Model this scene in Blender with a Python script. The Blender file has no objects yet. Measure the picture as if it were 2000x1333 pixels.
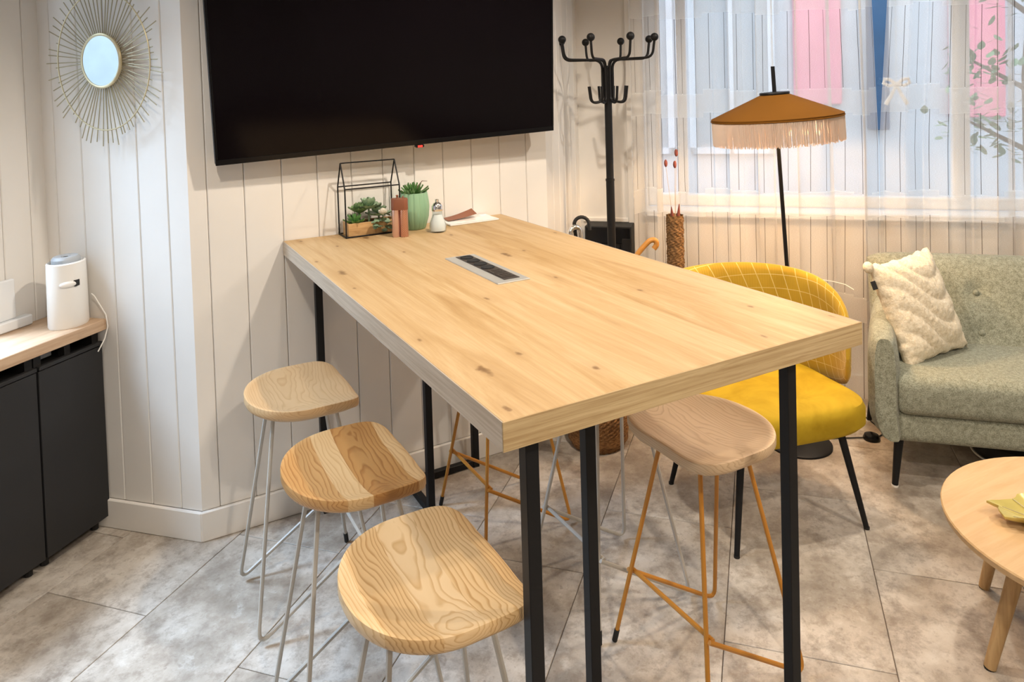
import bpy, bmesh, math, random
from math import sin, cos, pi, radians, sqrt, atan2
from mathutils import Vector, Matrix, noise as mnoise
random.seed(7)
scn = bpy.context.scene
COL = scn.collection
S2 = sqrt(.5)

# ------------------------------------------------------------------ camera
CAM_LOC = (-0.55797, -2.91414, 1.63104)
R_ = Vector((0.870956, -0.490508, -0.028948)); U_ = Vector((0.041759, 0.015189, 0.999012)); F_ = Vector((0.489584, 0.871304, -0.033712))
cd = bpy.data.cameras.new('camera'); cam = bpy.data.objects.new('camera', cd); COL.objects.link(cam)
M = Matrix((R_, U_, -F_)).transposed().to_4x4(); M.translation = Vector(CAM_LOC)
cam.matrix_world = M
cd.sensor_fit = 'HORIZONTAL'; cd.sensor_width = 36.0
cd.lens = 1449.311 * 36.0 / 2000.0
cd.shift_x = (1000 - 1026.436) / 2000.0
cd.shift_y = (213.455 - 666.5) / 2000.0
cd.clip_start = 0.05; cd.clip_end = 200
scn.camera = cam

# ------------------------------------------------------------------ world, lights, exposure
w = bpy.data.worlds.new('world'); scn.world = w; w.use_nodes = True
bg = w.node_tree.nodes['Background']
bg.inputs[0].default_value = (0.80, 0.89, 1.0, 1); bg.inputs[1].default_value = 2.8
scn.view_settings.view_transform = 'Standard'; scn.view_settings.look = 'None'
scn.view_settings.exposure = 0.28; scn.view_settings.gamma = 1.0
scn.view_settings.use_curve_mapping = False
scn.render.film_transparent = False

def spot(name, loc, energy, col, ang=150, rad=.035, blend=.6, rot=(0, 0, 0)):
    l = bpy.data.lights.new(name, 'SPOT'); l.energy = energy; l.color = col; l.spot_size = radians(ang); l.spot_blend = blend; l.shadow_soft_size = rad
    o = bpy.data.objects.new(name, l); o.location = loc; o.rotation_euler = rot; COL.objects.link(o); return o
def area(name, loc, target, sx, sy, energy, col):
    l = bpy.data.lights.new(name, 'AREA'); l.shape = 'RECTANGLE'; l.size = sx; l.size_y = sy; l.energy = energy; l.color = col
    o = bpy.data.objects.new(name, l); o.location = loc
    o.rotation_euler = (Vector(target) - Vector(loc)).to_track_quat('-Z', 'Y').to_euler(); COL.objects.link(o); return o
WARM = (1.0, .87, .72)
for i, (x, y, e) in enumerate([(.66, -1.00, 76), (-.62, -1.35, 40), (2.0, -1.15, 56), (.1, -3.2, 80), (1.7, -3.0, 80), (-.5, -4.2, 60)]):
    spot('ceiling_spot', (x, y, 2.56), e, WARM)
area('daylight_left_window', ((-1.8 - .95) * .7071, (-.95 + 1.8) * .7071, 3.1), ((.1 - .75) * .7071, (-.75 - .1) * .7071, .0), 1.2, 1.2, 330, (.61, .77, 1.0))

# ------------------------------------------------------------------ materials
class NT:
    def __init__(s, name):
        s.m = bpy.data.materials.new(name); s.m.use_nodes = True; s.t = s.m.node_tree
        s.b = s.t.nodes['Principled BSDF']; s.out = s.t.nodes['Material Output']
    def n(s, typ, **kw):
        nd = s.t.nodes.new('ShaderNode' + typ)
        for k, v in kw.items():
            if k.startswith('i_'): s.set(nd, k[2:], v)
            else: setattr(nd, k, v)
        return nd
    def set(s, nd, key, v):
        k = int(key) if key.isdigit() else key.replace('_', ' ')
        inp = nd.inputs[k]
        if hasattr(v, 'is_linked') or isinstance(v, bpy.types.NodeSocket): s.t.links.new(v, inp)
        else: inp.default_value = v
    def l(s, a, b): s.t.links.new(a, b)
    def math(s, op, a, b=0.0, c=0.0):
        nd = s.n('Math', operation=op)
        for i, v in enumerate((a, b, c)): s.set(nd, str(i), v)
        return nd.outputs[0]
    def ramp(s, fac, stops):
        nd = s.n('ValToRGB'); cr = nd.color_ramp
        while len(cr.elements) < len(stops): cr.elements.new(.5)
        for e, (p, c) in zip(cr.elements, stops): e.position = p; e.color = (*c, 1) if len(c) == 3 else c
        s.l(fac, nd.inputs[0]); return nd.outputs[0]
    def mix(s, fac, a, b, bt='MIX'):
        nd = s.n('MixRGB', blend_type=bt)
        for i, v in enumerate((fac, a, b)):
            if i and isinstance(v, tuple) and len(v) == 3: v = (*v, 1)
            s.set(nd, str(i), v)
        return nd.outputs[0]
    def bump(s, h, strength=.2, dist=.01):
        nd = s.n('Bump'); nd.inputs['Strength'].default_value = strength; nd.inputs['Distance'].default_value = dist
        s.l(h, nd.inputs['Height']); s.l(nd.outputs[0], s.b.inputs['Normal'])
    def coord(s, scale=(1, 1, 1), which='Object', rnd=0.0):
        tc = s.n('TexCoord'); mp = s.n('Mapping'); v = tc.outputs[which]
        if rnd:
            oi = s.n('ObjectInfo'); k = s.math('MULTIPLY', oi.outputs['Random'], rnd)
            va = s.n('VectorMath', operation='ADD'); s.l(v, va.inputs[0])
            cx = s.n('CombineXYZ'); s.l(k, cx.inputs[0]); s.l(s.math('MULTIPLY', k, 1.7), cx.inputs[1]); s.l(s.math('MULTIPLY', k, .63), cx.inputs[2])
            s.l(cx.outputs[0], va.inputs[1]); v = va.outputs[0]
        s.l(v, mp.inputs[0]); mp.inputs['Scale'].default_value = scale; return mp.outputs[0]
    def noise(s, vec, scale, detail=3, rough=.5, dist=0.0):
        nd = s.n('TexNoise'); s.l(vec, nd.inputs['Vector']); nd.inputs['Scale'].default_value = scale; nd.inputs['Detail'].default_value = detail
        nd.inputs['Roughness'].default_value = rough; nd.inputs['Distortion'].default_value = dist; return nd.outputs['Fac']
    def base(s, c, rough=.5, metal=0.0, spec=.5):
        if isinstance(c, tuple): s.b.inputs['Base Color'].default_value = (*c[:3], 1)
        else: s.l(c, s.b.inputs['Base Color'])
        s.b.inputs['Roughness'].default_value = rough; s.b.inputs['Metallic'].default_value = metal
        s.b.inputs['Specular IOR Level'].default_value = spec

def plain(name, c, rough=.5, metal=0.0, spec=.5, var=.06, bump=0.0, bscale=300):
    t = NT(name); v = t.coord(rnd=3.0); f = t.noise(v, 6, 4)
    lo = tuple(x * (1 - var) for x in c); hi = tuple(min(1, x * (1 + var)) for x in c)
    t.base(t.ramp(f, [(.3, lo), (.7, hi)]), rough, metal, spec)
    if bump: t.bump(t.noise(v, bscale, 2), bump, .002)
    return t.m

def mat_glass(name, tint=(1, 1, 1), rough=0.0):
    t = NT(name); t.base(tint, rough); t.b.inputs['Transmission Weight'].default_value = 1.0; t.b.inputs['IOR'].default_value = 1.45
    return t.m

def mat_pane():
    t = NT('window_glass'); g = t.n('BsdfGlossy'); g.inputs['Roughness'].default_value = .02
    tr = t.n('BsdfTransparent'); tr.inputs[0].default_value = (.93, .96, .97, 1)
    mx = t.n('MixShader'); fr = t.n('LayerWeight')
    t.l(t.math('ADD', .03, t.math('MULTIPLY', t.math('POWER', fr.outputs['Facing'], 5.0), .6)), mx.inputs[0]); t.l(tr.outputs[0], mx.inputs[1]); t.l(g.outputs[0], mx.inputs[2]); t.l(mx.outputs[0], t.out.inputs[0]); return t.m

def mat_oak_top():
    t = NT('oak_table_decor'); v = t.coord()
    # long grain along y
    mp = t.n('Mapping'); t.l(v, mp.inputs[0]); mp.inputs['Scale'].default_value = (9, .75, 9)
    wob = t.noise(v, 2.2, 3)
    f1 = t.noise(mp.outputs[0], 1.5, 7, .68, 1.5)
    mp2 = t.n('Mapping'); t.l(v, mp2.inputs[0]); mp2.inputs['Scale'].default_value = (150, 3.5, 150)
    f2 = t.noise(mp2.outputs[0], 1.0, 3, .6)
    c = t.ramp(f1, [(.25, (.40, .235, .09)), (.42, (.55, .365, .165)), (.58, (.65, .465, .245)), (.8, (.72, .55, .33))])
    c = t.mix(t.math('MULTIPLY', t.ramp(f2, [(.42, (1, 1, 1)), (.58, (0, 0, 0))]), .22), c, (.42, .26, .115))
    # broad planks of slightly different tone
    sx = t.n('SeparateXYZ'); t.l(v, sx.inputs[0])
    pl = t.math('FLOOR', t.math('DIVIDE', t.math('ADD', sx.outputs[0], t.math('MULTIPLY', wob, .02)), .155))
    wn = t.n('TexWhiteNoise', noise_dimensions='1D'); t.l(pl, wn.inputs['W'])
    c = t.mix(t.math('MULTIPLY', wn.outputs['Value'], .28), c, (.74, .55, .33))
    # knots: elongated dark streaks
    for sc, rad, off, amt in (((4.4, 1.5, 1), .055, (0.35, .2, 0), .95), ((8.0, 3.6, 1), .050, (.4, .8, 0), .8)):
        mk = t.n('Mapping'); t.l(v, mk.inputs[0]); mk.inputs['Scale'].default_value = sc; mk.inputs['Location'].default_value = off
        vo = t.n('TexVoronoi', voronoi_dimensions='2D'); t.l(mk.outputs[0], vo.inputs['Vector']); vo.inputs['Scale'].default_value = 1.0; vo.inputs['Randomness'].default_value = 1.0
        nz = t.noise(v, 45, 3)
        d = t.math('ADD', vo.outputs['Distance'], t.math('MULTIPLY', t.math('SUBTRACT', nz, .5), .11))
        sp = t.n('SeparateXYZ'); t.l(vo.outputs['Color'], sp.inputs[0])
        pick = t.math('GREATER_THAN', sp.outputs[0], .5)
        k = t.math('MULTIPLY', t.ramp(d, [(0.0, (1, 1, 1)), (rad * .45, (.75, .75, .75)), (rad, (0, 0, 0))]), t.math('MULTIPLY', pick, amt))
        c = t.mix(k, c, (.12, .055, .022))
        halo = t.math('MULTIPLY', t.ramp(d, [(0.0, (1, 1, 1)), (rad * 4.5, (0, 0, 0))]), t.math('MULTIPLY', pick, .28))
        c = t.mix(halo, c, (.40, .24, .10))
    c = t.mix(1.0, c, (.77, .75, .74), 'MULTIPLY'); t.base(c, .5, 0, .25); t.bump(f2, .08, .001); return t.m

def mat_grain(name, light, dark, scale, rough=.5, fine=.5):
    t = NT(name); v = t.coord(scale, rnd=5.0); f = t.noise(v, 1.0, 5, .65, .6)
    t.base(t.ramp(f, [(.35, dark), (.62, light)]), rough, 0, .35); t.bump(f, .15, .001); return t.m

def mat_seat(name, tones, strip=.085):
    # laminated ash seat: strips along Y, each with its own growth rings
    t = NT(name); tc = t.n('TexCoord'); oi = t.n('ObjectInfo')
    sx = t.n('SeparateXYZ'); t.l(tc.outputs['Object'], sx.inputs[0])
    r5 = t.math('MULTIPLY', oi.outputs['Random'], 37.0)
    idx = t.math('FLOOR', t.math('DIVIDE', t.math('ADD', sx.outputs[0], t.math('MULTIPLY', oi.outputs['Random'], .06)), strip))
    wn = t.n('TexWhiteNoise', noise_dimensions='2D'); cv = t.n('CombineXYZ'); t.l(idx, cv.inputs[0]); t.l(r5, cv.inputs[1]); t.l(cv.outputs[0], wn.inputs['Vector'])
    wsep = t.n('SeparateXYZ'); t.l(wn.outputs['Color'], wsep.inputs[0])
    # ring field
    xx = t.math('ADD', sx.outputs[0], t.math('MULTIPLY', t.math('SUBTRACT', wsep.outputs[0], .5), .10))
    yy = t.math('MULTIPLY', t.math('ADD', sx.outputs[1], t.math('MULTIPLY', t.math('SUBTRACT', wsep.outputs[1], .5), .25)), .28)
    zz = t.math('MULTIPLY', sx.outputs[2], 2.2)
    cc = t.n('CombineXYZ'); t.l(xx, cc.inputs[0]); t.l(yy, cc.inputs[1]); t.l(zz, cc.inputs[2])
    nz = t.n('TexNoise'); t.l(cc.outputs[0], nz.inputs['Vector']); nz.inputs['Scale'].default_value = 14; nz.inputs['Detail'].default_value = 2
    ln = t.n('VectorMath', operation='LENGTH'); t.l(cc.outputs[0], ln.inputs[0])
    rad = t.math('ADD', ln.outputs['Value'], t.math('MULTIPLY', nz.outputs['Fac'], .045))
    saw = t.math('FRACT', t.math('MULTIPLY', rad, 120.0))
    ring = t.ramp(saw, [(0.0, (.15, .15, .15)), (.55, (.25, .25, .25)), (.85, (1, 1, 1)), (1.0, (.1, .1, .1))])
    c = t.ramp(wsep.outputs[2], [(i / max(1, len(tones) - 1), a) for i, (a, b) in enumerate(tones)])
    d = t.ramp(wsep.outputs[2], [(i / max(1, len(tones) - 1), b) for i, (a, b) in enumerate(tones)])
    big = t.noise(t.coord((9, 2.5, 9), rnd=4.0), 1.0, 3)
    c = t.mix(t.math('MULTIPLY', t.ramp(big, [(.5, (0, 0, 0)), (.72, (1, 1, 1))]), .55), c, d)
    c = t.mix(t.math('MULTIPLY', ring, .85), c, d)
    c = t.mix(1.0, c, (.90, .87, .84), 'MULTIPLY'); t.base(c, .42, 0, .4); t.bump(ring, .05, .0008); return t.m

def mat_tile():
    t = NT('stone_tile'); v = t.coord(which='Object', rnd=40.0)
    a = t.noise(v, 2.6, 6, .6, .2); b = t.noise(v, 9, 7, .75, .15); c2 = t.noise(v, 55, 3)
    c = t.ramp(a, [(.32, (.31, .265, .215)), (.47, (.45, .40, .34)), (.60, (.60, .555, .495))])
    c = t.mix(t.math('MULTIPLY', t.ramp(b, [(.36, (1, 1, 1)), (.52, (0, 0, 0))]), .65), c, (.22, .18, .145))
    c = t.mix(t.math('MULTIPLY', t.ramp(b, [(.56, (0, 0, 0)), (.70, (1, 1, 1))]), .6), c, (.68, .65, .60))
    d2 = t.noise(v, 22, 6, .75, .2)
    c = t.mix(t.math('MULTIPLY', t.ramp(d2, [(.38, (1, 1, 1)), (.50, (0, 0, 0))]), .42), c, (.24, .19, .145))
    c = t.mix(t.math('MULTIPLY', t.ramp(c2, [(.62, (0, 0, 0)), (.70, (1, 1, 1))]), .3), c, (.16, .12, .09))
    t.base(c, .42, 0, .45); t.bump(b, .06, .002); return t.m

def mat_heather(name, a, b, scale=260, bump=.4):
    t = NT(name); v = t.coord(rnd=2.0); f = t.noise(v, scale, 3, .7); g = t.noise(v, scale * .28, 2)
    c = t.ramp(t.math('ADD', t.math('MULTIPLY', f, .7), t.math('MULTIPLY', g, .3)), [(.40, a), (.60, b)])
    t.base(c, .9, 0, .15); t.b.inputs['Sheen Weight'].default_value = .15; t.bump(f, bump, .003); return t.m

def mat_velvet(name, a, b, sc=7):
    t = NT(name); v = t.coord(rnd=2.0); f = t.noise(v, sc, 3, .6, .8)
    t.base(t.ramp(f, [(.35, a), (.65, b)]), .75, 0, .2); t.b.inputs['Sheen Weight'].default_value = .35; t.b.inputs['Sheen Tint'].default_value = (*b, 1)
    t.bump(t.noise(v, 500, 2), .15, .001); return t.m

def mat_chair_grid():
    t = NT('yellow_grid_fabric'); uv = t.n('UVMap'); sx = t.n('SeparateXYZ'); t.l(uv.outputs[0], sx.inputs[0])
    def line(o, period, wd, off=0.0):
        fr = t.math('FRACT', t.math('ADD', t.math('DIVIDE', o, period), off)); return t.math('LESS_THAN', t.math('ABSOLUTE', t.math('SUBTRACT', fr, .5)), wd)
    m = t.math('MAXIMUM', line(t.math('ADD', sx.outputs[0], t.math('MULTIPLY', sx.outputs[1], .25)), .040, .028), line(t.math('SUBTRACT', sx.outputs[1], t.math('MULTIPLY', sx.outputs[0], .12)), .058, .020))
    cord = t.math('SINE', t.math('MULTIPLY', sx.outputs[0], 900.0))
    nz = t.noise(t.coord(), 5, 3)
    c = t.ramp(nz, [(.3, (.39, .24, .014)), (.7, (.49, .31, .025))])
    c = t.mix(t.math('MULTIPLY', t.math('ADD', cord, 1.0), .12), c, (.40, .22, .01))
    c = t.mix(t.math('MULTIPLY', m, .6), c, (.80, .66, .30))
    t.base(c, .8, 0, .2); t.b.inputs['Sheen Weight'].default_value = .25; t.bump(cord, .2, .0008); return t.m

def mat_curtain():
    # uv.x = metres along the cloth, uv.y = height
    t = NT('sheer_curtain'); uv = t.n('UVMap'); sx = t.n('SeparateXYZ'); t.l(uv.outputs[0], sx.inputs[0])
    u, z = sx.outputs[0], sx.outputs[1]
    blk = t.math('FLOOR', t.math('DIVIDE', u, .165))
    wn = t.n('TexWhiteNoise', noise_dimensions='1D'); t.l(blk, wn.inputs['W'])
    zz = t.math('ADD', z, t.math('MULTIPLY', t.math('FLOOR', t.math('MULTIPLY', wn.outputs['Value'], 3)), .012))
    ph = t.math('FRACT', t.math('DIVIDE', t.math('SUBTRACT', zz, .945), .512))
    band = t.math('LESS_THAN', ph, .235)                       # dense woven band
    edge = t.math('LESS_THAN', t.math('ABSOLUTE', t.math('SUBTRACT', ph, .1175)), .125)
    edge = t.math('SUBTRACT', edge, t.math('LESS_THAN', t.math('ABSOLUTE', t.math('SUBTRACT', ph, .1175)), .113))
    fr = t.math('FRACT', t.math('DIVIDE', u, .0825))
    th = t.math('MULTIPLY', t.math('LESS_THAN', t.math('ABSOLUTE', t.math('SUBTRACT', fr, .5)), .016), t.math('SUBTRACT', 1.0, band))
    fabv = t.n('CombineXYZ'); t.l(t.math('MULTIPLY', u, 160.0), fabv.inputs[0]); t.l(t.math('MULTIPLY', z, 700.0), fabv.inputs[1])
    nz = t.noise(fabv.outputs[0], 1.0, 3)
    col = t.ramp(nz, [(.3, (.78, .74, .69)), (.7, (.88, .85, .81))])
    col = t.mix(th, col, (.10, .08, .07)); col = t.mix(edge, col, (.9, .88, .84))
    alpha = t.math('ADD', .36, t.math('MULTIPLY', nz, .09))
    alpha = t.math('ADD', alpha, t.math('MULTIPLY', band, .10))
    alpha = t.math('MAXIMUM', alpha, t.math('MULTIPLY', th, .9)); alpha = t.math('MINIMUM', alpha, 1.0)
    df = t.n('BsdfDiffuse'); t.l(col, df.inputs[0]); tl = t.n('BsdfTranslucent'); t.l(col, tl.inputs[0])
    m1 = t.n('MixShader'); m1.inputs[0].default_value = .45; t.l(df.outputs[0], m1.inputs[1]); t.l(tl.outputs[0], m1.inputs[2])
    tr = t.n('BsdfTransparent'); m2 = t.n('MixShader'); t.l(alpha, m2.inputs[0]); t.l(tr.outputs[0], m2.inputs[1]); t.l(m1.outputs[0], m2.inputs[2])
    t.l(m2.outputs[0], t.out.inputs[0]); return t.m

def mat_translucent(name, c, fac=.5):
    t = NT(name); df = t.n('BsdfDiffuse'); df.inputs[0].default_value = (*c, 1); tl = t.n('BsdfTranslucent'); tl.inputs[0].default_value = (*c, 1)
    m = t.n('MixShader'); m.inputs[0].default_value = fac; t.l(df.outputs[0], m.inputs[1]); t.l(tl.outputs[0], m.inputs[2]); t.l(m.outputs[0], t.out.inputs[0]); return t.m

def mat_emit(name, c, s):
    t = NT(name); t.base(c); t.b.inputs['Emission Color'].default_value = (*c, 1); t.b.inputs['Emission Strength'].default_value = s; return t.m

def mat_pattern():
    t = NT('copper_pattern'); tc = t.n('TexCoord'); s = t.n('SeparateXYZ'); t.l(tc.outputs['Object'], s.inputs[0])
    an = t.math('ARCTAN2', s.outputs[1], s.outputs[0])
    a = t.math('SINE', t.math('MULTIPLY', an, 14.0)); b = t.math('SINE', t.math('MULTIPLY', s.outputs[2], 900.0))
    k = t.math('GREATER_THAN', t.math('MULTIPLY', a, b), .15)
    t.base(t.mix(k, (.42, .15, .09), (.85, .62, .50)), .3, .8); return t.m

def mat_magazine():
    t = NT('magazine_page'); v = t.coord((1, 1, 1)); vo = t.n('TexVoronoi', distance='CHEBYCHEV'); t.l(v, vo.inputs['Vector']); vo.inputs['Scale'].default_value = 16
    sp = t.n('SeparateXYZ'); t.l(vo.outputs['Color'], sp.inputs[0])
    c = t.ramp(sp.outputs[0], [(.0, (.82, .80, .78)), (.45, (.80, .78, .75)), (.55, (.45, .33, .28)), (.7, (.70, .58, .50)), (.85, (.80, .82, .86))])
    t.base(c, .35); return t.m

def mat_wicker(name, a, b, sc):
    t = NT(name); v = t.coord((1, 1, 2.5)); f = t.noise(v, sc, 3); t.base(t.ramp(f, [(.3, a), (.7, b)]), .7, 0, .25); return t.m

MT = {}
MT['paint'] = plain('white_paint', (.80, .775, .735), .45, var=.015)
MT['paint2'] = plain('ceiling_paint', (.82, .80, .77), .7, var=.01)
MT['grout'] = plain('dark_joint', (.13, .10, .08), .8)
MT['tile'] = mat_tile()
MT['oak'] = mat_oak_top()
MT['oakband_x'] = mat_grain('oak_edge_band_x', (.56, .42, .23), (.38, .255, .12), (4, 200, 160))
MT['oakband_y'] = mat_grain('oak_edge_band_y', (.54, .45, .35), (.42, .335, .245), (200, 4, 160))
MT['black'] = plain('black_powder_coat', (.009, .009, .010), .5, 0, .25)
MT['gloss'] = plain('black_gloss', (.005, .005, .006), .2, 0, .25)
MT['screen'] = plain('tv_screen', (.003, .002, .003), .13, 0, .16)
MT['rubber'] = plain('black_rubber', (.01, .01, .01), .7)
MT['seatA'] = mat_seat('ash_seat_pale', [((.66, .45, .24), (.50, .31, .14)), ((.70, .50, .29), (.56, .36, .18)), ((.60, .40, .20), (.47, .28, .12))], .12)
MT['seatB'] = mat_seat('ash_seat_striped', [((.60, .35, .13), (.34, .155, .045)), ((.78, .57, .31), (.60, .38, .17)), ((.50, .26, .08), (.28, .115, .03)), ((.72, .46, .20), (.42, .20, .065))], .058)
MT['seatC'] = mat_seat('ash_seat_ringed', [((.86, .66, .40), (.62, .40, .18)), ((.82, .60, .33), (.48, .27, .09)), ((.74, .50, .24), (.36, .18, .055))], .085)
MT['seatD'] = mat_seat('ash_seat_light', [((.70, .53, .34), (.50, .34, .19)), ((.72, .55, .36), (.52, .36, .22))], .13)
MT['wire_white'] = plain('pale_grey_wire', (.47, .445, .40), .4, 0, .5)
MT['wire_orange'] = plain('ochre_wire', (.50, .21, .025), .42, 0, .5)
MT['gold'] = plain('champagne_metal', (.60, .52, .33), .4, .6)
MT['gold_ray'] = plain('champagne_ray', (.40, .36, .24), .45, .35)
MT['mirror'] = plain('mirror_glass', (.66, .73, .76), .01, 1.0, var=0)
MT['cab'] = plain('anthracite_laminate', (.022, .022, .023), .5, 0, .3)
MT['cabin'] = plain('black_recess', (.012, .011, .011), .7)
MT['worktop'] = mat_grain('walnut_tone_worktop', (.56, .40, .27), (.43, .29, .185), (30, 4, 60))
MT['plastic_w'] = plain('white_plastic', (.82, .80, .76), .4, var=.01)
MT['plastic_g'] = plain('grey_plastic', (.42, .45, .48), .5, var=.02)
MT['alu'] = plain('brushed_aluminium', (.60, .60, .57), .38, .6)
MT['chrome'] = plain('chrome', (.8, .8, .8), .12, 1.0)
MT['socket'] = plain('dark_brown_plastic', (.035, .028, .024), .4)
MT['planter'] = mat_grain('light_planter_wood', (.62, .40, .19), (.42, .24, .10), (6, 60, 60))
MT['leaf'] = plain('succulent_green', (.14, .24, .095), .5, var=.35)
MT['leaf2'] = plain('succulent_grey_green', (.22, .32, .20), .5, var=.3)
MT['leaf3'] = plain('spiky_green', (.09, .22, .06), .4, var=.3)
MT['rose'] = plain('cream_petal', (.80, .76, .66), .6)
MT['pot'] = plain('sage_ceramic', (.27, .46, .29), .35, var=.05)
MT['soil'] = plain('soil', (.05, .035, .025), .9)
MT['brown'] = plain('brown_leather', (.22, .075, .035), .45, var=.15)
MT['copper'] = mat_pattern()
MT['rosegold'] = plain('rose_metal', (.72, .50, .44), .25, .8)
MT['sugar'] = plain('white_sugar', (.88, .87, .84), .8, var=.02)
MT['glass'] = mat_pane()
MT['page'] = mat_magazine()
MT['paper'] = plain('white_paper', (.82, .81, .79), .5, var=.02)
MT['sofa'] = mat_heather('sage_heather_fabric', (.175, .18, .13), (.36, .37, .29), 240)
MT['pillow'] = mat_heather('cream_pile', (.66, .56, .40), (.80, .72, .57), 120, .8)
MT['velvet'] = mat_velvet('mustard_velvet', (.36, .23, .009), (.46, .31, .017))
MT['grid'] = mat_chair_grid()
MT['curtain'] = mat_curtain()
MT['shade'] = plain('caramel_felt', (.16, .066, .010), .9, 0, .08, var=.06, bump=.2)
MT['shade_in'] = plain('shade_lining', (.85, .78, .65), .8)
MT['fringe'] = mat_translucent('cream_fringe', (.80, .67, .57), .22)
MT['bulb'] = mat_emit('bulb', (1.0, .72, .42), 5)
MT['wick'] = mat_wicker('wicker_brown', (.13, .055, .02), (.42, .22, .085), 60)
MT['wickd'] = mat_wicker('wicker_dark', (.07, .035, .015), (.30, .17, .07), 90)
MT['ctable'] = mat_grain('beech_veneer', (.62, .43, .235), (.54, .355, .18), (3, 30, 60), .4)
MT['cleg'] = mat_grain('beech_leg', (.54, .36, .175), (.42, .26, .115), (60, 60, 5), .5)
MT['dish'] = plain('lime_gold_ceramic', (.62, .52, .16), .3, .15, var=.25)
MT['cane'] = plain('orange_cane', (.58, .26, .055), .3, var=.15)
MT['bud'] = plain('dried_bud', (.23, .06, .045), .8, var=.2)
MT['stem'] = plain('dried_stem', (.50, .40, .30), .8)
MT['frame_w'] = plain('window_white', (.78, .80, .82), .4, var=.02)
MT['pane'] = mat_pane()
MT['facade'] = plain('street_render', (.58, .61, .65), .8)
MT['pink'] = plain('pink_panel', (.85, .26, .34), .6, var=.05)
MT['trim_s'] = plain('shop_trim', (.68, .70, .74), .6)
MT['navy'] = plain('navy_post', (.02, .075, .16), .5)
MT['street'] = plain('pavement', (.36, .37, .38), .85)
MT['fol'] = plain('tree_leaf', (.16, .27, .15), .6, var=.4)
MT['bark'] = plain('bark', (.16, .11, .08), .9)
MT['wcar'] = plain('white_panel', (.72, .72, .74), .35)
MT['cord_w'] = plain('white_cord', (.8, .78, .74), .5)

# ------------------------------------------------------------------ mesh helpers
def BM(): return bmesh.new()
def box(bm, x0, x1, y0, y1, z0, z1, bev=0.0, seg=1):
    r = bmesh.ops.create_cube(bm, size=1.0); vs = r['verts']
    bmesh.ops.scale(bm, vec=(x1 - x0, y1 - y0, z1 - z0), verts=vs)
    bmesh.ops.translate(bm, vec=((x0 + x1) / 2, (y0 + y1) / 2, (z0 + z1) / 2), verts=vs)
    if bev:
        es = list({e for v in vs for e in v.link_edges})
        r2 = bmesh.ops.bevel(bm, geom=es, offset=bev, segments=seg, affect='EDGES', profile=.5)
    return bm
def tube(bm, pts, r, n=8, cap=True, closed=False):
    pts = [Vector(p) for p in pts]; rs = r if isinstance(r, (list, tuple)) else [r] * len(pts)
    rings = []; prev = None
    for i, p in enumerate(pts):
        a = pts[(i - 1) % len(pts)] if (closed or i > 0) else p; b = pts[(i + 1) % len(pts)] if (closed or i < len(pts) - 1) else p
        t = (b - a).normalized()
        if prev is None:
            u = t.orthogonal().normalized()
        else:
            u = (prev - t * prev.dot(t)); u = u.normalized() if u.length > 1e-6 else t.orthogonal().normalized()
        prev = u; v = t.cross(u)
        rings.append([bm.verts.new(p + (u * cos(2 * pi * k / n) + v * sin(2 * pi * k / n)) * rs[i]) for k in range(n)])
    m = len(rings)
    for i in range(m if closed else m - 1):
        A, B = rings[i], rings[(i + 1) % m]
        for k in range(n): bm.faces.new((A[k], A[(k + 1) % n], B[(k + 1) % n], B[k]))
    if cap and not closed:
        bm.faces.new(rings[0][::-1]); bm.faces.new(rings[-1])
    return bm
def fillet(pts, rad, seg=5):
    pts = [Vector(p) for p in pts]; out = [pts[0]]
    for i in range(1, len(pts) - 1):
        p = pts[i]; a = (pts[i - 1] - p); b = (pts[i + 1] - p); r = min(rad, a.length * .45, b.length * .45)
        p0 = p + a.normalized() * r; p1 = p + b.normalized() * r
        for k in range(seg + 1):
            f = k / seg; out.append((1 - f) ** 2 * p0 + 2 * f * (1 - f) * p + f * f * p1)
    out.append(pts[-1]); return out
def lathe(bm, prof, n=24, c=(0, 0, 0), cap0=True, cap1=True, sx=1.0, sy=1.0, fn=None):
    rings = []
    for r, z in prof:
        ring = []
        for k in range(n):
            a = 2 * pi * k / n; rr = r * (fn(a, z) if fn else 1)
            ring.append(bm.verts.new((c[0] + rr * cos(a) * sx, c[1] + rr * sin(a) * sy, c[2] + z)))
        rings.append(ring)
    for A, B in zip(rings, rings[1:]):
        for k in range(n): bm.faces.new((A[k], A[(k + 1) % n], B[(k + 1) % n], B[k]))
    if cap0: bm.faces.new(rings[0][::-1])
    if cap1: bm.faces.new(rings[-1])
    return bm
def ball(bm, c, r, seg=12, sc=(1, 1, 1)):
    q = bmesh.ops.create_uvsphere(bm, u_segments=seg, v_segments=max(6, seg * 2 // 3), radius=r)
    bmesh.ops.scale(bm, vec=sc, verts=q['verts']); bmesh.ops.translate(bm, vec=c, verts=q['verts']); return bm
def xform(bm, mat): bmesh.ops.transform(bm, matrix=mat, verts=bm.verts); return bm
def grid(bm, nu, nv, f, uvf=None, closeu=False):
    V = [[bm.verts.new(f(i / nu, j / nv)) for j in range(nv + 1)] for i in range(nu + 1)]
    uvl = bm.loops.layers.uv.new('UVMap') if uvf and not bm.loops.layers.uv else (bm.loops.layers.uv.active if uvf else None)
    for i in range(nu):
        for j in range(nv):
            fc = bm.faces.new((V[i][j], V[i + 1][j], V[i + 1][j + 1], V[i][j + 1]))
            if uvf:
                for lp, (a, b) in zip(fc.loops, ((i, j), (i + 1, j), (i + 1, j + 1), (i, j + 1))): lp[uvl].uv = uvf(a / nu, b / nv)
    return V

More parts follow.
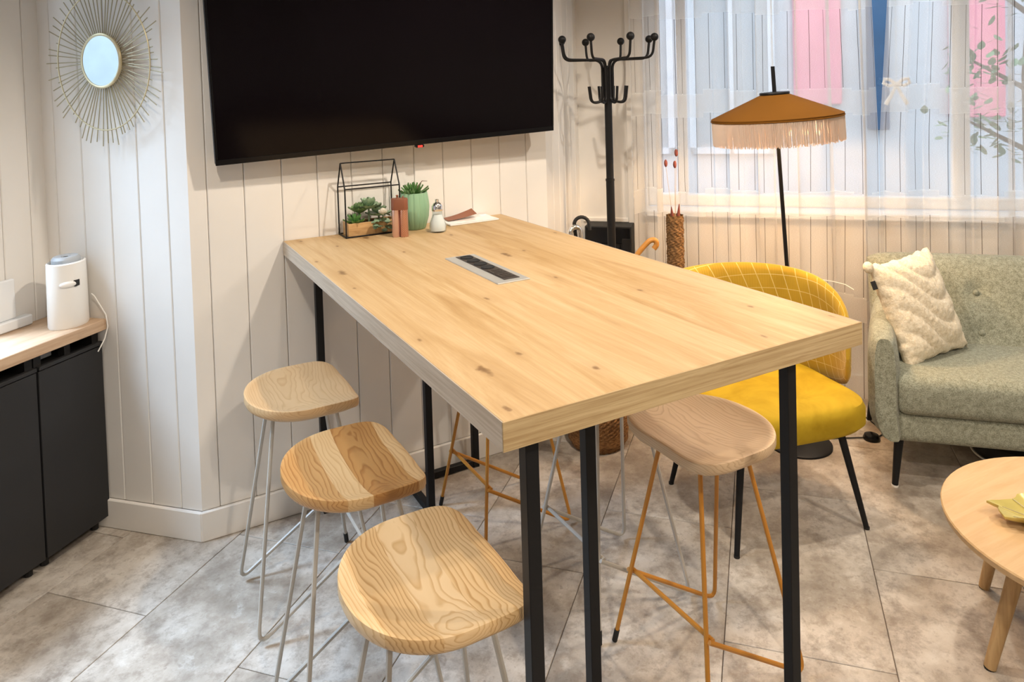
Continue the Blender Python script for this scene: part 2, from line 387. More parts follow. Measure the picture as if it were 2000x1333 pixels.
def obj(name, bm, mat, parent=None, smooth=False, loc=None, rot=None, angle=None):
    bmesh.ops.recalc_face_normals(bm, faces=bm.faces)
    me = bpy.data.meshes.new(name); bm.to_mesh(me); bm.free()
    if smooth:
        for p in me.polygons: p.use_smooth = True
    me.materials.append(MT[mat] if isinstance(mat, str) else mat)
    o = bpy.data.objects.new(name, me); COL.objects.link(o)
    if smooth:
        try: me.set_sharp_from_angle(angle=radians(angle or 40))
        except Exception: pass
    if parent: o.parent = parent
    if loc: o.location = loc
    if rot is not None: o.rotation_euler = (0, 0, rot)
    return o
def tag(o, label, cat, group=None):
    o['label'] = label; o['category'] = cat
    if group: o['group'] = group
    return o
def thing(name, label, cat, loc=(0, 0, 0), rot=0, group=None):
    o = bpy.data.objects.new(name, None); o.empty_display_size = .05; COL.objects.link(o); o.location = loc; o.rotation_euler = (0, 0, rot)
    return tag(o, label, cat, group)
def struct(o): o['kind'] = 'structure'; return o
def copy_part(src, parent, loc=None, rot=None, name=None):
    c = src.copy(); COL.objects.link(c); c.parent = parent
    if loc is not None: c.location = loc
    if rot is not None: c.rotation_euler = (0, 0, rot) if not isinstance(rot, tuple) else rot
    return c
def TN(t, n, z=0): return Vector(((t + n) * S2, (n - t) * S2, z))   # frame of the diagonal walls: x along the window wall, y outwards
A45 = -pi / 4

# ------------------------------------------------------------------ setting: walls, floor, ceiling
CEIL = 2.6; BBH = .108; PT = .012
def plank_wall(name, origin, ang, length, grooves, z0=BBH, thick=.1):
    """slab with tongue and groove boards; local x along the wall, local -y into the room, front of the boards at y = 0"""
    b = BM(); box(b, 0, length, PT, PT + thick, 0, CEIL)
    wall = struct(obj(name, b, 'paint', loc=(origin[0], origin[1], 0), rot=ang))
    xs = [0.0] + sorted(grooves) + [length]
    for i, (a, c) in enumerate(zip(xs, xs[1:])):
        b = BM(); g = .0008; ch = .003
        x0 = a + (g if i else 0); x1 = c - (g if i < len(xs) - 2 else 0)
        prof = [(x0, PT), (x0, ch if i else 0), (x0 + (ch if i else 0.0005), 0), (x1 - (ch if i < len(xs) - 2 else 0.0005), 0), (x1, ch if i < len(xs) - 2 else 0), (x1, PT)]
        lo = [b.verts.new((p[0], p[1], z0)) for p in prof]; hi = [b.verts.new((p[0], p[1], CEIL)) for p in prof]
        for k in range(len(prof)): b.faces.new((lo[k], lo[(k + 1) % 6], hi[(k + 1) % 6], hi[k]))
        b.faces.new(lo[::-1]); b.faces.new(hi)
        obj('plank', b, 'paint', wall)
    return wall
X0, X1 = -.3212, 1.18
plank_wall('wall_tv', (X0, 0), 0, X1 - X0, [x - X0 for x in (-.259, -.131, .005, .14, .275, .405, .54, .67, .803, .94, 1.075)])
LCH = .65
plank_wall('wall_chamfer_left', (X0 - LCH * S2, LCH * S2), A45, LCH, [LCH - d for d in (.089, .216, .343, .470, .597)])
RCH = .75
plank_wall('wall_chamfer_right', (X1, 0), -A45, RCH, [.13 * k for k in range(1, 6)])
VL = -.877                                   # left wall plane (t), runs towards the camera
cl = TN(VL, -.227)
LW = .238
plank_wall('wall_left', (cl.x - LW * S2, cl.y - LW * S2), -A45, LW, [LW - .065, LW - .178])
WN0, WN1 = -1.95, -.227 - LW                 # window in the left wall, just out of the frame
b = BM(); box(b, VL - .12, VL, WN0, WN1, 0, .80); box(b, VL - .12, VL, WN0, WN1, 2.25, CEIL); box(b, VL - .12, VL, -4.6, WN0, 0, CEIL)
struct(obj('wall_left_front', b, 'paint', rot=A45))
b = BM()
for y0, y1 in ((WN0, WN0 + .06), (-1.25, -1.19), (WN1 - .06, WN1)): box(b, VL - .09, VL - .03, y0, y1, .80, 2.25, .004)
for z0, z1 in ((.80, .87), (2.19, 2.25)): box(b, VL - .088, VL - .032, WN0 + .06, WN1 - .06, z0, z1, .004)
win2 = struct(obj('window_2', b, 'frame_w', rot=A45))
for y0, y1 in ((WN0 + .06, -1.25), (-1.19, WN1 - .06)):
    obj('pane', box(BM(), VL - .063, VL - .057, y0, y1, .87, 2.19), 'pane', win2)
# window wall: local frame x = t, y = n
NW = 1.584; T0 = .834; TW0, TW1, ZS, ZT = 1.20, 4.3, .90, 2.40
b = BM()
box(b, T0, TW0, NW, NW + .22, 0, CEIL); box(b, TW0, TW1, NW, NW + .22, 0, ZS); box(b, TW0, TW1, NW, NW + .22, ZT, CEIL); box(b, TW1, 5.2, NW, NW + .22, 0, CEIL)
struct(obj('wall_window', b, 'paint', rot=A45))
b = BM(); box(b, T0 + .27, T0 + .30, NW - .02, NW, .0, CEIL, .004); box(b, T0 + .02, T0 + .27, NW - .018, NW, .86, .885, .004)
struct(obj('trim_1', b, 'paint', rot=A45))
b = BM(); box(b, TW0 - .02, TW1 + .02, NW - .05, NW + .10, ZS, ZS + .035, .006)
struct(obj('trim_2', b, 'frame_w', rot=A45))
wf = BM()
for a, c in ((TW0, TW0 + .07), (TW0 + .17, TW0 + .22), (2.72, 2.80), (TW1 - .07, TW1)): box(wf, a, c, NW + .11, NW + .17, ZS + .035, ZT, .004)
box(wf, TW0, TW1, NW + .112, NW + .168, ZS + .035, ZS + .095, .004); box(wf, TW0, TW1, NW + .112, NW + .168, ZT - .07, ZT, .004)
win = struct(obj('window_1', wf, 'frame_w', rot=A45))
for a, c in ((TW0 + .22, 2.72), (2.80, TW1 - .07)):
    b = BM(); box(b, a, c, NW + .137, NW + .143, ZS + .095, ZT - .07); obj('pane', b, 'pane', win)
# other walls out of view
b = BM(); box(b, VL - .12, 6.0, -4.7, -4.6, 0, CEIL); struct(obj('wall_back', b, 'paint', rot=A45))
b = BM(); box(b, 6.0, 6.1, -4.7, NW + .22, 0, CEIL); struct(obj('wall_right', b, 'paint', rot=A45))
b = BM(); box(b, VL - .12, 6.1, -4.7, NW + .22, -.12, -.004); floor = struct(obj('floor', b, 'grout', rot=A45))
b = BM(); box(b, VL - .3, 6.1, -4.7, NW + .22, CEIL, CEIL + .15); struct(obj('ceiling', b, 'paint2', rot=A45))
# floor tiles, each its own piece
TA = radians(43)
ex, fx = Vector((cos(TA), sin(TA), 0)), Vector((sin(TA), -cos(TA), 0))
VS = [-1.37, -.95, -.525, -.115, .305, .73, 1.16, 1.62, 2.075, 2.51, 2.94, 3.37]
TLn = .86
OFF = {2: -.605, 3: -.17, 4: -.70, 5: -.05, 6: .33, 7: -.235, 8: .22, 9: -.1}
def in_room(p):
    t = (p.x - p.y) * S2; n = (p.x + p.y) * S2
    return True
tcache = {}
for i in range(len(VS) - 1):
    wv = VS[i + 1] - VS[i]; o0 = OFF.get(i, -.3)
    for k in range(-4, 4):
        u = o0 + k * TLn; c = ex * (u + TLn / 2) + fx * (VS[i] + wv / 2)
        # only where the camera or a step aside could see floor
        d = c - Vector((CAM_LOC[0], CAM_LOC[1], 0)); dep = d.dot(Vector((F_.x, F_.y, 0)).normalized()); lat = d.dot(Vector((R_.x, R_.y, 0)).normalized())
        if dep < .6 or abs(lat) > dep * .75 + 1.0: continue
        if (c.x + c.y) * S2 > NW + .3 or c.y > 1.2: continue
        if (c.x - c.y) * S2 < VL - .3: continue
        key = round(wv, 4)
        if key not in tcache:
            b = BM(); g = .0013; box(b, -TLn / 2 + g, TLn / 2 - g, -wv / 2 + g, wv / 2 - g, -.006, 0.0, .0012); o = obj('tile', b, 'tile', floor); tcache[key] = o.data
        else:
            o = bpy.data.objects.new('tile', tcache[key]); COL.objects.link(o); o.parent = floor
        o.location = ((c.x - c.y) * S2, (c.x + c.y) * S2, 0); o.rotation_euler = (0, 0, TA - A45)
# baseboards
def baseboard(name, origin, ang, length, th=.016):
    b = BM(); box(b, 0, length, -th, 0, 0, BBH, .003); return struct(obj(name, b, 'paint', loc=(origin[0], origin[1], 0), rot=ang))
baseboard('baseboard_tv', (X0 - .006, 0), 0, X1 - X0 + .012)
baseboard('baseboard_chamfer_left', (X0 - LCH * S2, LCH * S2), A45, LCH + .006)
baseboard('baseboard_chamfer_right', (X1, 0), -A45, RCH - .02)
b = BM(); box(b, T0 + .02, TW1, NW - .016, NW, 0, BBH, .003); struct(obj('baseboard_window', b, 'paint', rot=A45))
# white trim above the worktop on the left wall (local: x along n)
b = BM(); box(b, -.50, -.335, .0, .035, .798, .835, .004); box(b, -.50, -.385, .0, .018, .835, .98, .004)
struct(obj('trim_3', b, 'frame_w', loc=tuple(TN(VL, 0)), rot=0))
bpy.data.objects['trim_3'].rotation_euler = (0, 0, pi / 4)
bpy.data.objects['trim_3'].scale = (1, -1, 1)

# ------------------------------------------------------------------ bar table
H = 1.06; TH = .052; W = .936; L = 1.811
tb = thing('bar_table', 'tall oak-topped bar table with black steel legs standing end-on to the white plank wall', 'table', (0, 0, 0))
b = BM(); box(b, .0025, W - .0025, -L + .0025, -.004, H - TH, H, .0012)
obj('tabletop', b, 'oak', tb)
for (x0, x1, y0, y1, m) in ((0, W, -L, -L + .0024, 'oakband_x'), (0, .0024, -L + .0025, -.004, 'oakband_y'), (W - .0024, W, -L + .0025, -.004, 'oakband_y')):
    b = BM(); box(b, x0, x1, y0, y1, H - TH - .0003, H + .0004, .0008); obj('edge_band', b, m, tb)
def leg(x, y):
    b = BM(); box(b, x - .0135, x + .0135, y - .0135, y + .0135, .004, H - TH, .0015); q = obj('leg', b, 'black', tb)
    b = BM(); box(b, x - .013, x + .013, y - .013, y + .013, 0, .004); obj('foot', b, 'rubber', q)
def bar(x0, x1, y0, y1, z0, z1):
    b = BM(); box(b, x0, x1, y0, y1, z0, z1, .0015); obj('base_bar', b, 'black', tb)
for (xl, xr, y, xm, ym) in ((.113, .750, -.058, .447, -.303), (.0685, .7275, -1.775, .356, -1.530)):
    leg(xl, y); leg(xr, y); leg(xm, ym)
    bar(xl + .0135, xr - .0135, y - .013, y + .013, .006, .032)
    s = 1 if ym > y else -1
    bar(xm - .013, xm + .013, min(y + s * .013, ym - s * .0135), max(y + s * .013, ym - s * .0135), .006, .032)
    b = BM(); box(b, xl - .03, xr + .03, y - .02, y + .02, H - TH - .0045, H - TH - .0003); obj('mounting_plate', b, 'black', tb)
# socket strip sunk in the table
su = obj('socket_unit', box(BM(), .391, .497, -1.037, -.652, H - .02, H + .0035, .0012), 'alu', tb)
obj('socket_strip', box(BM(), .424, .476, -1.010, -.664, H + .0035, H + .0048), 'socket', su)
for k in range(4):
    y = -.695 - k * .052; b = BM()
    lathe(b, [(.0215, 0), (.0215, .0022), (.0185, .0022), (.0175, .0008), (.002, .0008)], 18, (.450, y, H + .0048)); obj('socket', b, 'rubber', su, True)
for k in range(2):
    y = -.912 - k * .054; b = BM(); box(b, .428, .472, y - .022, y + .022, H + .0048, H + .0062, .0006)
    for d in (-.009, .009): box(b, .437, .463, y + d - .003, y + d + .003, H + .0062, H + .0072)
    obj('charging_module', b, 'socket', su)

# ------------------------------------------------------------------ television
TVR = Matrix.Translation((.463, -.085, 1.397)) @ Matrix.Rotation(radians(-2.1), 4, 'Y') @ Matrix.Rotation(radians(-1.5), 4, 'Z') @ Matrix.Rotation(radians(6.0), 4, 'X')
tv = thing('television', 'large black flat television mounted on the white plank wall above the bar table', 'television')
tv.matrix_world = TVR
TWd, THt = .697, .80
bz = BM(); box(bz, -TWd, TWd, .0, .035, .0, THt, .004); obj('housing', bz, 'rubber', tv)
obj('screen', box(BM(), -TWd + .009, TWd - .009, -.0025, 0.0, .02, THt - .009), 'screen', tv)
b = BM(); box(b, -TWd, TWd, -.005, -.0003, 0, .0195, .001); box(b, -TWd, -TWd + .0085, -.005, -.0003, .02, THt, .001); box(b, TWd - .0085, TWd, -.005, -.0003, .02, THt, .001); box(b, -TWd + .0086, TWd - .0086, -.005, -.0003, THt - .0085, THt, .001)
bez = obj('bezel', b, 'gloss', tv)
b = BM(); box(b, .052, .088, -.009, .012, -.012, .0, .003); sn = obj('sensor', b, 'gloss', tv)
b = BM(); box(b, .060, .080, -.0105, -.009, -.010, -.002, .001); obj('standby_light', b, mat_emit('red_led', (.9, .03, .02), 1.2), sn)
obj('wall_bracket', box(BM(), -.25, .25, .035, .062, .30, .55, .004), 'black', tv)

# ------------------------------------------------------------------ bar stools
def seat_bm():
    b = BM(); n = 72; a, bb = .172, .200; th = .042
    def outline(k):
        an = 2 * pi * k / n; c, s = cos(an), sin(an)
        if c >= 0: x = a * abs(c) ** (2 / 2.1); y = bb * (abs(s) ** (2 / 2.1)) * (1 if s >= 0 else -1)
        else:
            x = -a * .94 * abs(c) ** (2 / 5.5); y = bb * (abs(s) ** (2 / 2.9)) * (1 if s >= 0 else -1)
            x += .010 * (1 - min(1, abs(y) / (.8 * bb)) ** 2)      # inner edge slightly hollow
        return x, y
    def top(x, y):
        q = min(1.0, abs(y) / bb); ox = max(0, x / a)
        k = max(0, 1 - min(1, sqrt(q * q + ox * ox)) ** 2.6)
        z = -.027 * k
        if x < 0: z += .009 * (x / a) ** 2 * max(0, 1 - (q / .45) ** 2)   # low pommel at the inner edge
        return z
    rings = []
    for f in (0.04, .2, .4, .6, .78, .9, .97):
        rings.append([b.verts.new((outline(k)[0] * f, outline(k)[1] * f, top(outline(k)[0] * f, outline(k)[1] * f))) for k in range(n)])
    for f, dz in ((.993, -.002), (1.0, -.006), (1.0, -.022), (.985, -.029), (.90, -.040), (.80, -th)):
        rings.append([b.verts.new((outline(k)[0] * f, outline(k)[1] * f, (top(outline(k)[0], outline(k)[1]) if dz > -.03 else top(outline(k)[0], outline(k)[1]) * .5) + dz)) for k in range(n)])
    for A, B in zip(rings, rings[1:]):
        for k in range(n): b.faces.new((A[k], A[(k + 1) % n], B[(k + 1) % n], B[k]))
    b.faces.new(rings[0]); b.faces.new(rings[-1][::-1])
    return b
SZ = .682
RW = .0062
def make_stool(name, label, loc, rot, seatmat, wire, group, dx=0.0):
    st = thing(name, label, 'stool', (loc[0], loc[1], 0), rot, group)
    se = obj('seat', seat_bm(), seatmat, st, True, loc=(dx, 0, SZ))
    zt = SZ - .042
    for s in (-1, 1):
        # outer wire: down from the seat, bend on the floor, back up as foot rest to the inner leg
        top = Vector((.095 + dx, s * .045, zt)); bend = Vector((.187, s * .172, RW))
        fi, ti = Vector((-.178, s * .194, .018)), Vector((-.085 + dx, s * .075, zt))
        f = .21 / zt; jn = fi.lerp(ti, f) + Vector((.0, s * .0105, 0))
        pts = fillet([top, bend, jn], .045, 6)
        obj('bent_leg', tube(BM(), pts, RW, 8), wire, st, True)
        lg = obj('straight_leg', tube(BM(), [ti, fi], RW, 8), wire, st, True)
        d = (fi - ti).normalized(); obj('foot_cap', tube(BM(), [fi - d * .022, fi + d * .015], RW + .0016, 8), 'rubber', lg, True)
    jy = Vector((-.178, .194, .018)).lerp(Vector((-.085 + dx, .075, zt)), .21 / zt)
    obj('crossbar', tube(BM(), [(jy.x + .0115, jy.y + .012, jy.z), (jy.x + .0115, -jy.y - .012, jy.z)], RW, 8), wire, st, True)
    b = BM(); box(b, -.10 + dx, .11 + dx, -.088, .088, zt - .003, zt); obj('seat_plate', b, wire, st)
    return st
GL, GR = 'wire-legged stools along the table', 'wire-legged stools along the table'
make_stool('bar_stool', 'pale wire-legged stool with plain wooden seat, left of the table and nearest the plank wall', (-.055, -.488), pi, 'seatA', 'wire_white', GL, .0)
make_stool('bar_stool', 'pale wire-legged stool with boldly striped brown wooden seat, between the other two left stools', (-.052, -1.045), pi, 'seatB', 'wire_white', GL, .0)
make_stool('bar_stool', 'nearest pale wire-legged stool, its light wooden seat showing big growth rings, front left', (-.044, -1.553), pi, 'seatC', 'wire_white', GL, .0)
make_stool('bar_stool', 'ochre wire-legged stool with whitish wooden seat at the near right side of the table', (.842, -1.378), 0, 'seatD', 'wire_orange', GR, .0)
make_stool('bar_stool', 'pale grey wire-legged stool behind the near ochre one, its seat hidden by the tabletop', (.795, -.975), 0, 'seatD', 'wire_white', GR, .0)
make_stool('bar_stool', 'ochre wire-legged stool under the table nearest the plank wall, seat hidden by the tabletop', (.685, -.455), 0, 'seatA', 'wire_orange', GR, .0)

# ------------------------------------------------------------------ sunburst mirror on the left chamfer
mr = thing('sunburst_mirror', 'round sunburst mirror with thin champagne metal rays on the white left plank wall', 'mirror', tuple(TN(-.533, -.227, 1.760)), A45)
YM = -.045
obj('mirror_glass', xform(lathe(BM(), [(.083, 0), (.083, .003)], 48, sy=1.115), Matrix.Translation((0, YM - .006, 0)) @ Matrix.Rotation(pi / 2, 4, 'X')), 'mirror', mr, True)
obj('rim', tube(BM(), [(cos(a) * .085, YM - .006, sin(a) * .095) for a in [2 * pi * k / 48 for k in range(48)]], .0062, 8, closed=True), 'gold', mr, True)
obj('backplate', xform(lathe(BM(), [(.080, 0), (.080, .012), (.03, .040)], 32, sy=1.1), Matrix.Translation((0, YM - .003, 0)) @ Matrix.Rotation(-pi / 2, 4, 'X')), 'gold', mr, True)
obj('ring', tube(BM(), [(cos(a) * .206, YM + .002, sin(a) * .252) for a in [2 * pi * k / 72 for k in range(72)]], .0024, 6, closed=True), 'gold', mr, True)
NR = 68
for k in range(NR):
    a = 2 * pi * (k + random.uniform(-.25, .25)) / NR; r1 = random.choice((.262, .28, .30, .312))
    obj('ray', tube(BM(), [(cos(a) * .076, YM + .005, sin(a) * .086), (cos(a) * r1 * .84, YM + .005, sin(a) * r1)], .0020, 5), 'gold_ray', mr)

# ------------------------------------------------------------------ sideboard on the left (frame: origin on left wall plane, x = t, y = n)
VF = -.637; ZW0, ZW1 = .757, .797
def cab(name, label, n0, n1, group):
    c = thing(name, label, 'cabinet', tuple(TN(VL, n0)), A45, group); d = VF - VL; wd = n1 - n0
    b = BM(); box(b, .004, d - .022, .002, wd - .002, .045, .70); box(b, .004, d - .02, .002, .03, .70, ZW0); box(b, .004, d - .02, wd - .03, wd - .002, .70, ZW0); box(b, .004, .02, .03, wd - .03, .70, ZW0)
    box(b, d - .05, d - .02, wd * .5 - .012, wd * .5 + .012, .70, ZW0)
    obj('body', b, 'cabin', c)
    b = BM(); box(b, d - .02, d, .003, wd - .003, .045, .695, .002); obj('door', b, 'cab', c)
    b = BM(); box(b, d - .014, d + .004, .004, wd - .004, .6995, .712, .001); obj('top_rail', b, 'cab', c)
    for y in (.03, wd - .03):
        b = BM(); lathe(b, [(.014, 0), (.014, .045)], 10, (d - .05, y, 0)); obj('foot', b, 'rubber', c)
    return c
cab('sideboard_unit', 'dark anthracite cabinet touching the white chamfered wall, right end of the row', -.502, -.230, 'dark cabinets under the wooden worktop')
cab('sideboard_unit', 'dark anthracite cabinet cut by the left photo edge, left of the one at the wall', -.776, -.504, 'dark cabinets under the wooden worktop')
b = BM(); box(b, VL + .003, VF + .022, -1.05, -.230, ZW0, ZW1, .002)
tag(obj('worktop', b, 'worktop', rot=A45), 'brown wooden worktop lying over the dark cabinets at the left wall', 'worktop')
b = BM(); box(b, -.80, -.692, -.468, -.398, .7135, .748, .002)
tag(obj('grey_box', b, 'plastic_g', rot=A45), 'small grey box in the dark slot between worktop and cabinet', 'box')
# white oval dispenser
dv = thing('aroma_diffuser', 'white oval tabletop device with grey lid standing on the brown worktop', 'diffuser', tuple(TN(-.702, -.312, ZW1)), A45 + radians(14))
b = BM(); lathe(b, [(.068, 0), (.071, .006), (.069, .19), (.068, .232), (.063, .236), (.060, .225), (.0, .222)], 40, sx=.86, sy=1.08, cap1=False); obj('body', b, 'plastic_w', dv, True)
b = BM(); lathe(b, [(.048, .222), (.052, .228), (.052, .245), (.044, .254), (.018, .253), (.015, .248), (.0, .247)], 32, sx=.86, sy=1.0, cap1=False); lid = obj('lid', b, 'plastic_g', dv, True)
obj('lid_button', lathe(BM(), [(.008, .2475), (.008, .2515)], 12), 'rubber', lid)
def on_body(an, r=.0695): return (cos(an) * r * .86, sin(an) * r * 1.08)
px, py = on_body(radians(-22)); 
b = BM(); box(b, px - .006, px + .004, py - .011, py + .011, .150, .172, .001); obj('slot', b, 'rubber', dv)
px, py = on_body(radians(-47)); b = BM(); ball(b, (0, 0, 0), .0115, 16, (.75, 2.4, 1.0)); xform(b, Matrix.Translation((px - .001, py, .161)) @ Matrix.Rotation(radians(-44), 4, 'Z')); obj('spout', b, 'plastic_w', dv, True)
pts = [TN(-.660, -.248, .895), TN(-.650, -.245, .885), TN(-.632, -.242, .855), TN(-.608, -.238, .815), TN(-.604, -.236, .77), TN(-.606, -.25, .73), TN(-.608, -.268, .705), TN(-.609, -.280, .69)]
tag(obj('power_cord', tube(BM(), pts, .0022, 6), 'cord_w', smooth=True), 'thin white power cord hanging over the right end of the brown worktop', 'cord')

# ------------------------------------------------------------------ things on the bar table
tz = H + .0005
tr = thing('house_terrarium', 'open black wire house frame over a wooden planter at the wall end of the table', 'planter', (.214, -.115, tz), 0)
wx, wy, ev, rd = .218, .10, .188, .285
rr = .0028
def rod(a, c): obj('wire_rod', tube(BM(), [a, c], rr, 6), 'black', tr, True)
for x in (0, wx):
    rod((x, 0, 0), (x, 0, ev)); rod((x, wy, 0), (x, wy, ev)); rod((x, 0, ev), (x, wy / 2, rd)); rod((x, wy, ev), (x, wy / 2, rd)); rod((x, 0, rr), (x, wy, rr))
for (y, z) in ((0, rr), (wy, rr), (0, ev), (wy, ev), (wy / 2, rd)): rod((0, y, z), (wx, y, z))
b = BM(); x0, x1, y0, y1 = .012, wx - .012, .012, wy - .012
box(b, x0, x1, y0, y0 + .006, rr, .052, .001); box(b, x0, x1, y1 - .006, y1, rr, .052, .001); box(b, x0, x0 + .006, y0 + .006, y1 - .006, rr, .052); box(b, x1 - .006, x1, y0 + .006, y1 - .006, rr, .052); box(b, x0 + .006, x1 - .006, y0 + .006, y1 - .006, rr, .01)
pb = obj('planter_box', b, 'planter', tr)
obj('soil', box(BM(), x0 + .006, x1 - .006, y0 + .006, y1 - .006, .01, .043), 'soil', pb)
def leaf_bm(b, base, direction, length, width, thick=.004, curl=.2):
    d = Vector(direction).normalized(); side = d.cross(Vector((0, 0, 1))); side = side.normalized() if side.length > .05 else Vector((1, 0, 0)); up = side.cross(d)
    n = 5; L_, R2, Mm = [], [], []
    for i in range(n + 1):
        f = i / n; wv = width * sin(pi * min(.97, f * .82 + .12)) * (1 if f < 1 else .1); p = Vector(base) + d * length * f + up * (curl * length * f * f)
        L_.append(b.verts.new(p - side * wv + up * thick)); R2.append(b.verts.new(p + side * wv + up * thick)); Mm.append(b.verts.new(p - up * thick))
    for i in range(n):
        b.faces.new((L_[i], L_[i + 1], Mm[i + 1], Mm[i])); b.faces.new((Mm[i], Mm[i + 1], R2[i + 1], R2[i])); b.faces.new((R2[i], R2[i + 1], L_[i + 1], L_[i]))
def rosette(b, c, r, layers, wid, el0=.2, el1=1.2, th=.003):
    for l in range(layers):
        n = max(5, 9 - l); f = l / max(1, layers - 1)
        for k in range(n):
            a = 2 * pi * (k + .5 * (l % 2)) / n + random.uniform(-.1, .1); e = el0 + (el1 - el0) * f
            leaf_bm(b, Vector(c) + Vector((0, 0, .004 * l)), (cos(a) * cos(e), sin(a) * cos(e), sin(e)), r * (1 - .35 * f) * random.uniform(.9, 1.1), wid * (1 - .3 * f), th)
def plant(name, mat, fn):
    b = BM(); fn(b); return obj(name, b, mat, tr, True)
plant('spiky_succulent', 'leaf3', lambda b: rosette(b, (.045, .040, .046), .046, 3, .009))
plant('round_succulent', 'leaf', lambda b: (rosette(b, (.070, .055, .085), .046, 3, .022, .3, 1.2), tube(b, [(.070, .055, .043), (.070, .055, .088)], .004)))
plant('tall_succulent', 'leaf2', lambda b: (rosette(b, (.105, .046, .100), .052, 3, .028, .1, 1.3), tube(b, [(.105, .046, .043), (.105, .046, .104)], .004)))
plant('broad_succulent', 'leaf2', lambda b: (rosette(b, (.142, .036, .072), .050, 3, .026, .0, 1.1), tube(b, [(.142, .036, .043), (.142, .036, .075)], .004)))
def trail(b):
    for k in range(26):
        p = Vector((.146 + random.uniform(-.035, .05), .004 + random.uniform(-.014, .012), .070 - .052 * random.random()))
        leaf_bm(b, p, (random.uniform(-1, 1), random.uniform(-1, -.1), random.uniform(-.9, .4)), .026, .011, .0015)
plant('trailing_leaves', 'leaf2', trail)
plant('cream_flower', 'rose', lambda b: rosette(b, (.146, -.004, .078), .024, 3, .015, .5, 1.4, .002))
b = BM(); tube(b, [(.150, .018, .042), (.146, -.004, .079)], .002); obj('flower_stem', b, 'leaf3', tr)
# ribbed pot
pt = thing('succulent_pot', 'sage green ribbed ceramic pot with a spiky succulent on the bar table', 'potted plant', (.5015, -.083, tz))
fn = lambda a, z: 1 - .045 * (1 - abs(sin(a * 8))) ** 2
b = BM(); lathe(b, [(.042, 0), (.047, .006), (.060, .05), (.0635, .09), (.060, .125), (.056, .147), (.051, .147), (.052, .118), (.0, .118)], 128, fn=fn, cap1=False); obj('pot', b, 'pot', pt, True, angle=60)
obj('soil', lathe(BM(), [(.051, .1185), (.051, .124)], 24), 'soil', pt)
b = BM(); rosette(b, (.0, .0, .124), .072, 4, .010, .35, 1.35, .003); obj('succulent', b, 'leaf3', pt, True)
b = BM(); rosette(b, (-.018, -.018, .124), .045, 3, .008, .5, 1.3, .003); obj('small_succulent', b, 'leaf', pt, True)
b = BM(); tube(b, [(.01, 0, .13), (.02, .0, .17), (.038, -.004, .19), (.058, -.008, .188)], [.002, .002, .0016, .001], 6); obj('flower_stalk', b, 'bark', pt, True)
# twin copper grinder
gr = thing('spice_grinder', 'copper patterned twin-tube grinder with brown cap in front of the wire house', 'grinder', (.398, -.205, tz), radians(-28))
for k, (x, m) in enumerate(((-.0155, 'rosegold'), (.0155, 'copper'))):
    b = BM(); lathe(b, [(.0150, 0), (.0158, .002), (.0158, .104)], 24); obj('tube', b, m, gr, True, loc=(x, 0, 0))
b = BM()
for q in range(2):
    pass
pr_ = [(.0155 * (1 if cos(a) >= 0 else -1) + .0168 * cos(a), .0168 * sin(a)) for a in [2 * pi * k / 32 for k in range(32)]]
lo = [b.verts.new((x, y, .104)) for x, y in pr_]; hi = [b.verts.new((x, y, .144)) for x, y in pr_]; h2 = [b.verts.new((x * .93, y * .9, .148)) for x, y in pr_]
for A, B in ((lo, hi), (hi, h2)):
    for k in range(32): b.faces.new((A[k], A[(k + 1) % 32], B[(k + 1) % 32], B[k]))
b.faces.new(lo[::-1]); b.faces.new(h2); obj('cap', b, 'brown', gr, True)
b = BM(); lathe(b, [(.004, .148), (.003, .155), (.006, .158), (.0, .162)], 12, (-.008, 0, 0), cap1=False); lathe(b, [(.004, .148), (.003, .154), (.0, .158)], 12, (.014, 0, 0), cap1=False); obj('cap_knobs', b, 'brown', gr, True)
# sugar pourer
sg = thing('sugar_pourer', 'glass sugar pourer filled white with chrome spout top, right of the ribbed pot', 'sugar dispenser', (.553, -.205, tz))
b = BM(); lathe(b, [(.030, 0), (.0335, .004), (.0345, .02), (.031, .04), (.022, .062), (.0195, .072), (.0205, .088), (.0195, .088), (.0185, .073), (.0205, .062), (.029, .039), (.032, .02), (.030, .006), (.0, .005)], 32, cap1=False); obj('glass_body', b, 'glass', sg, True)
b = BM(); lathe(b, [(.029, .0056), (.0312, .02), (.0283, .039), (.0197, .062), (.0178, .068), (.0, .071)], 28, cap1=False); obj('sugar', b, 'sugar', sg, True)
b = BM(); lathe(b, [(.0215, .083), (.022, .086), (.0215, .100), (.015, .112), (.0075, .117), (.0075, .128), (.005, .128), (.005, .118), (.0, .117)], 28, cap1=False); obj('spout_top', b, 'chrome', sg, True)
# magazines against the wall
mg = thing('magazine', 'open magazine with picture pages lying on the table against the wall', 'magazine', (.748, -.072, tz), radians(2))
b = BM(); grid(b, 12, 6, lambda u, v: (-.112 + .224 * u, -.058 + .115 * v, .0065 + .012 * max(0, v - .45) ** 1.2 * (1 + .5 * sin(u * 5)))); obj('open_page', b, 'page', mg, True)
obj('page_block', box(BM(), -.114, .114, -.060, .058, 0, .0055, .001), 'paper', mg)
b = BM(); V = grid(b, 10, 5, lambda u, v: (-.095 + .135 * u, .0 + .05 * v, .011 + .026 * u ** 1.6 * (0.6 + .4 * v) + .006 * v)); obj('turned_page', b, 'brown', mg, True)
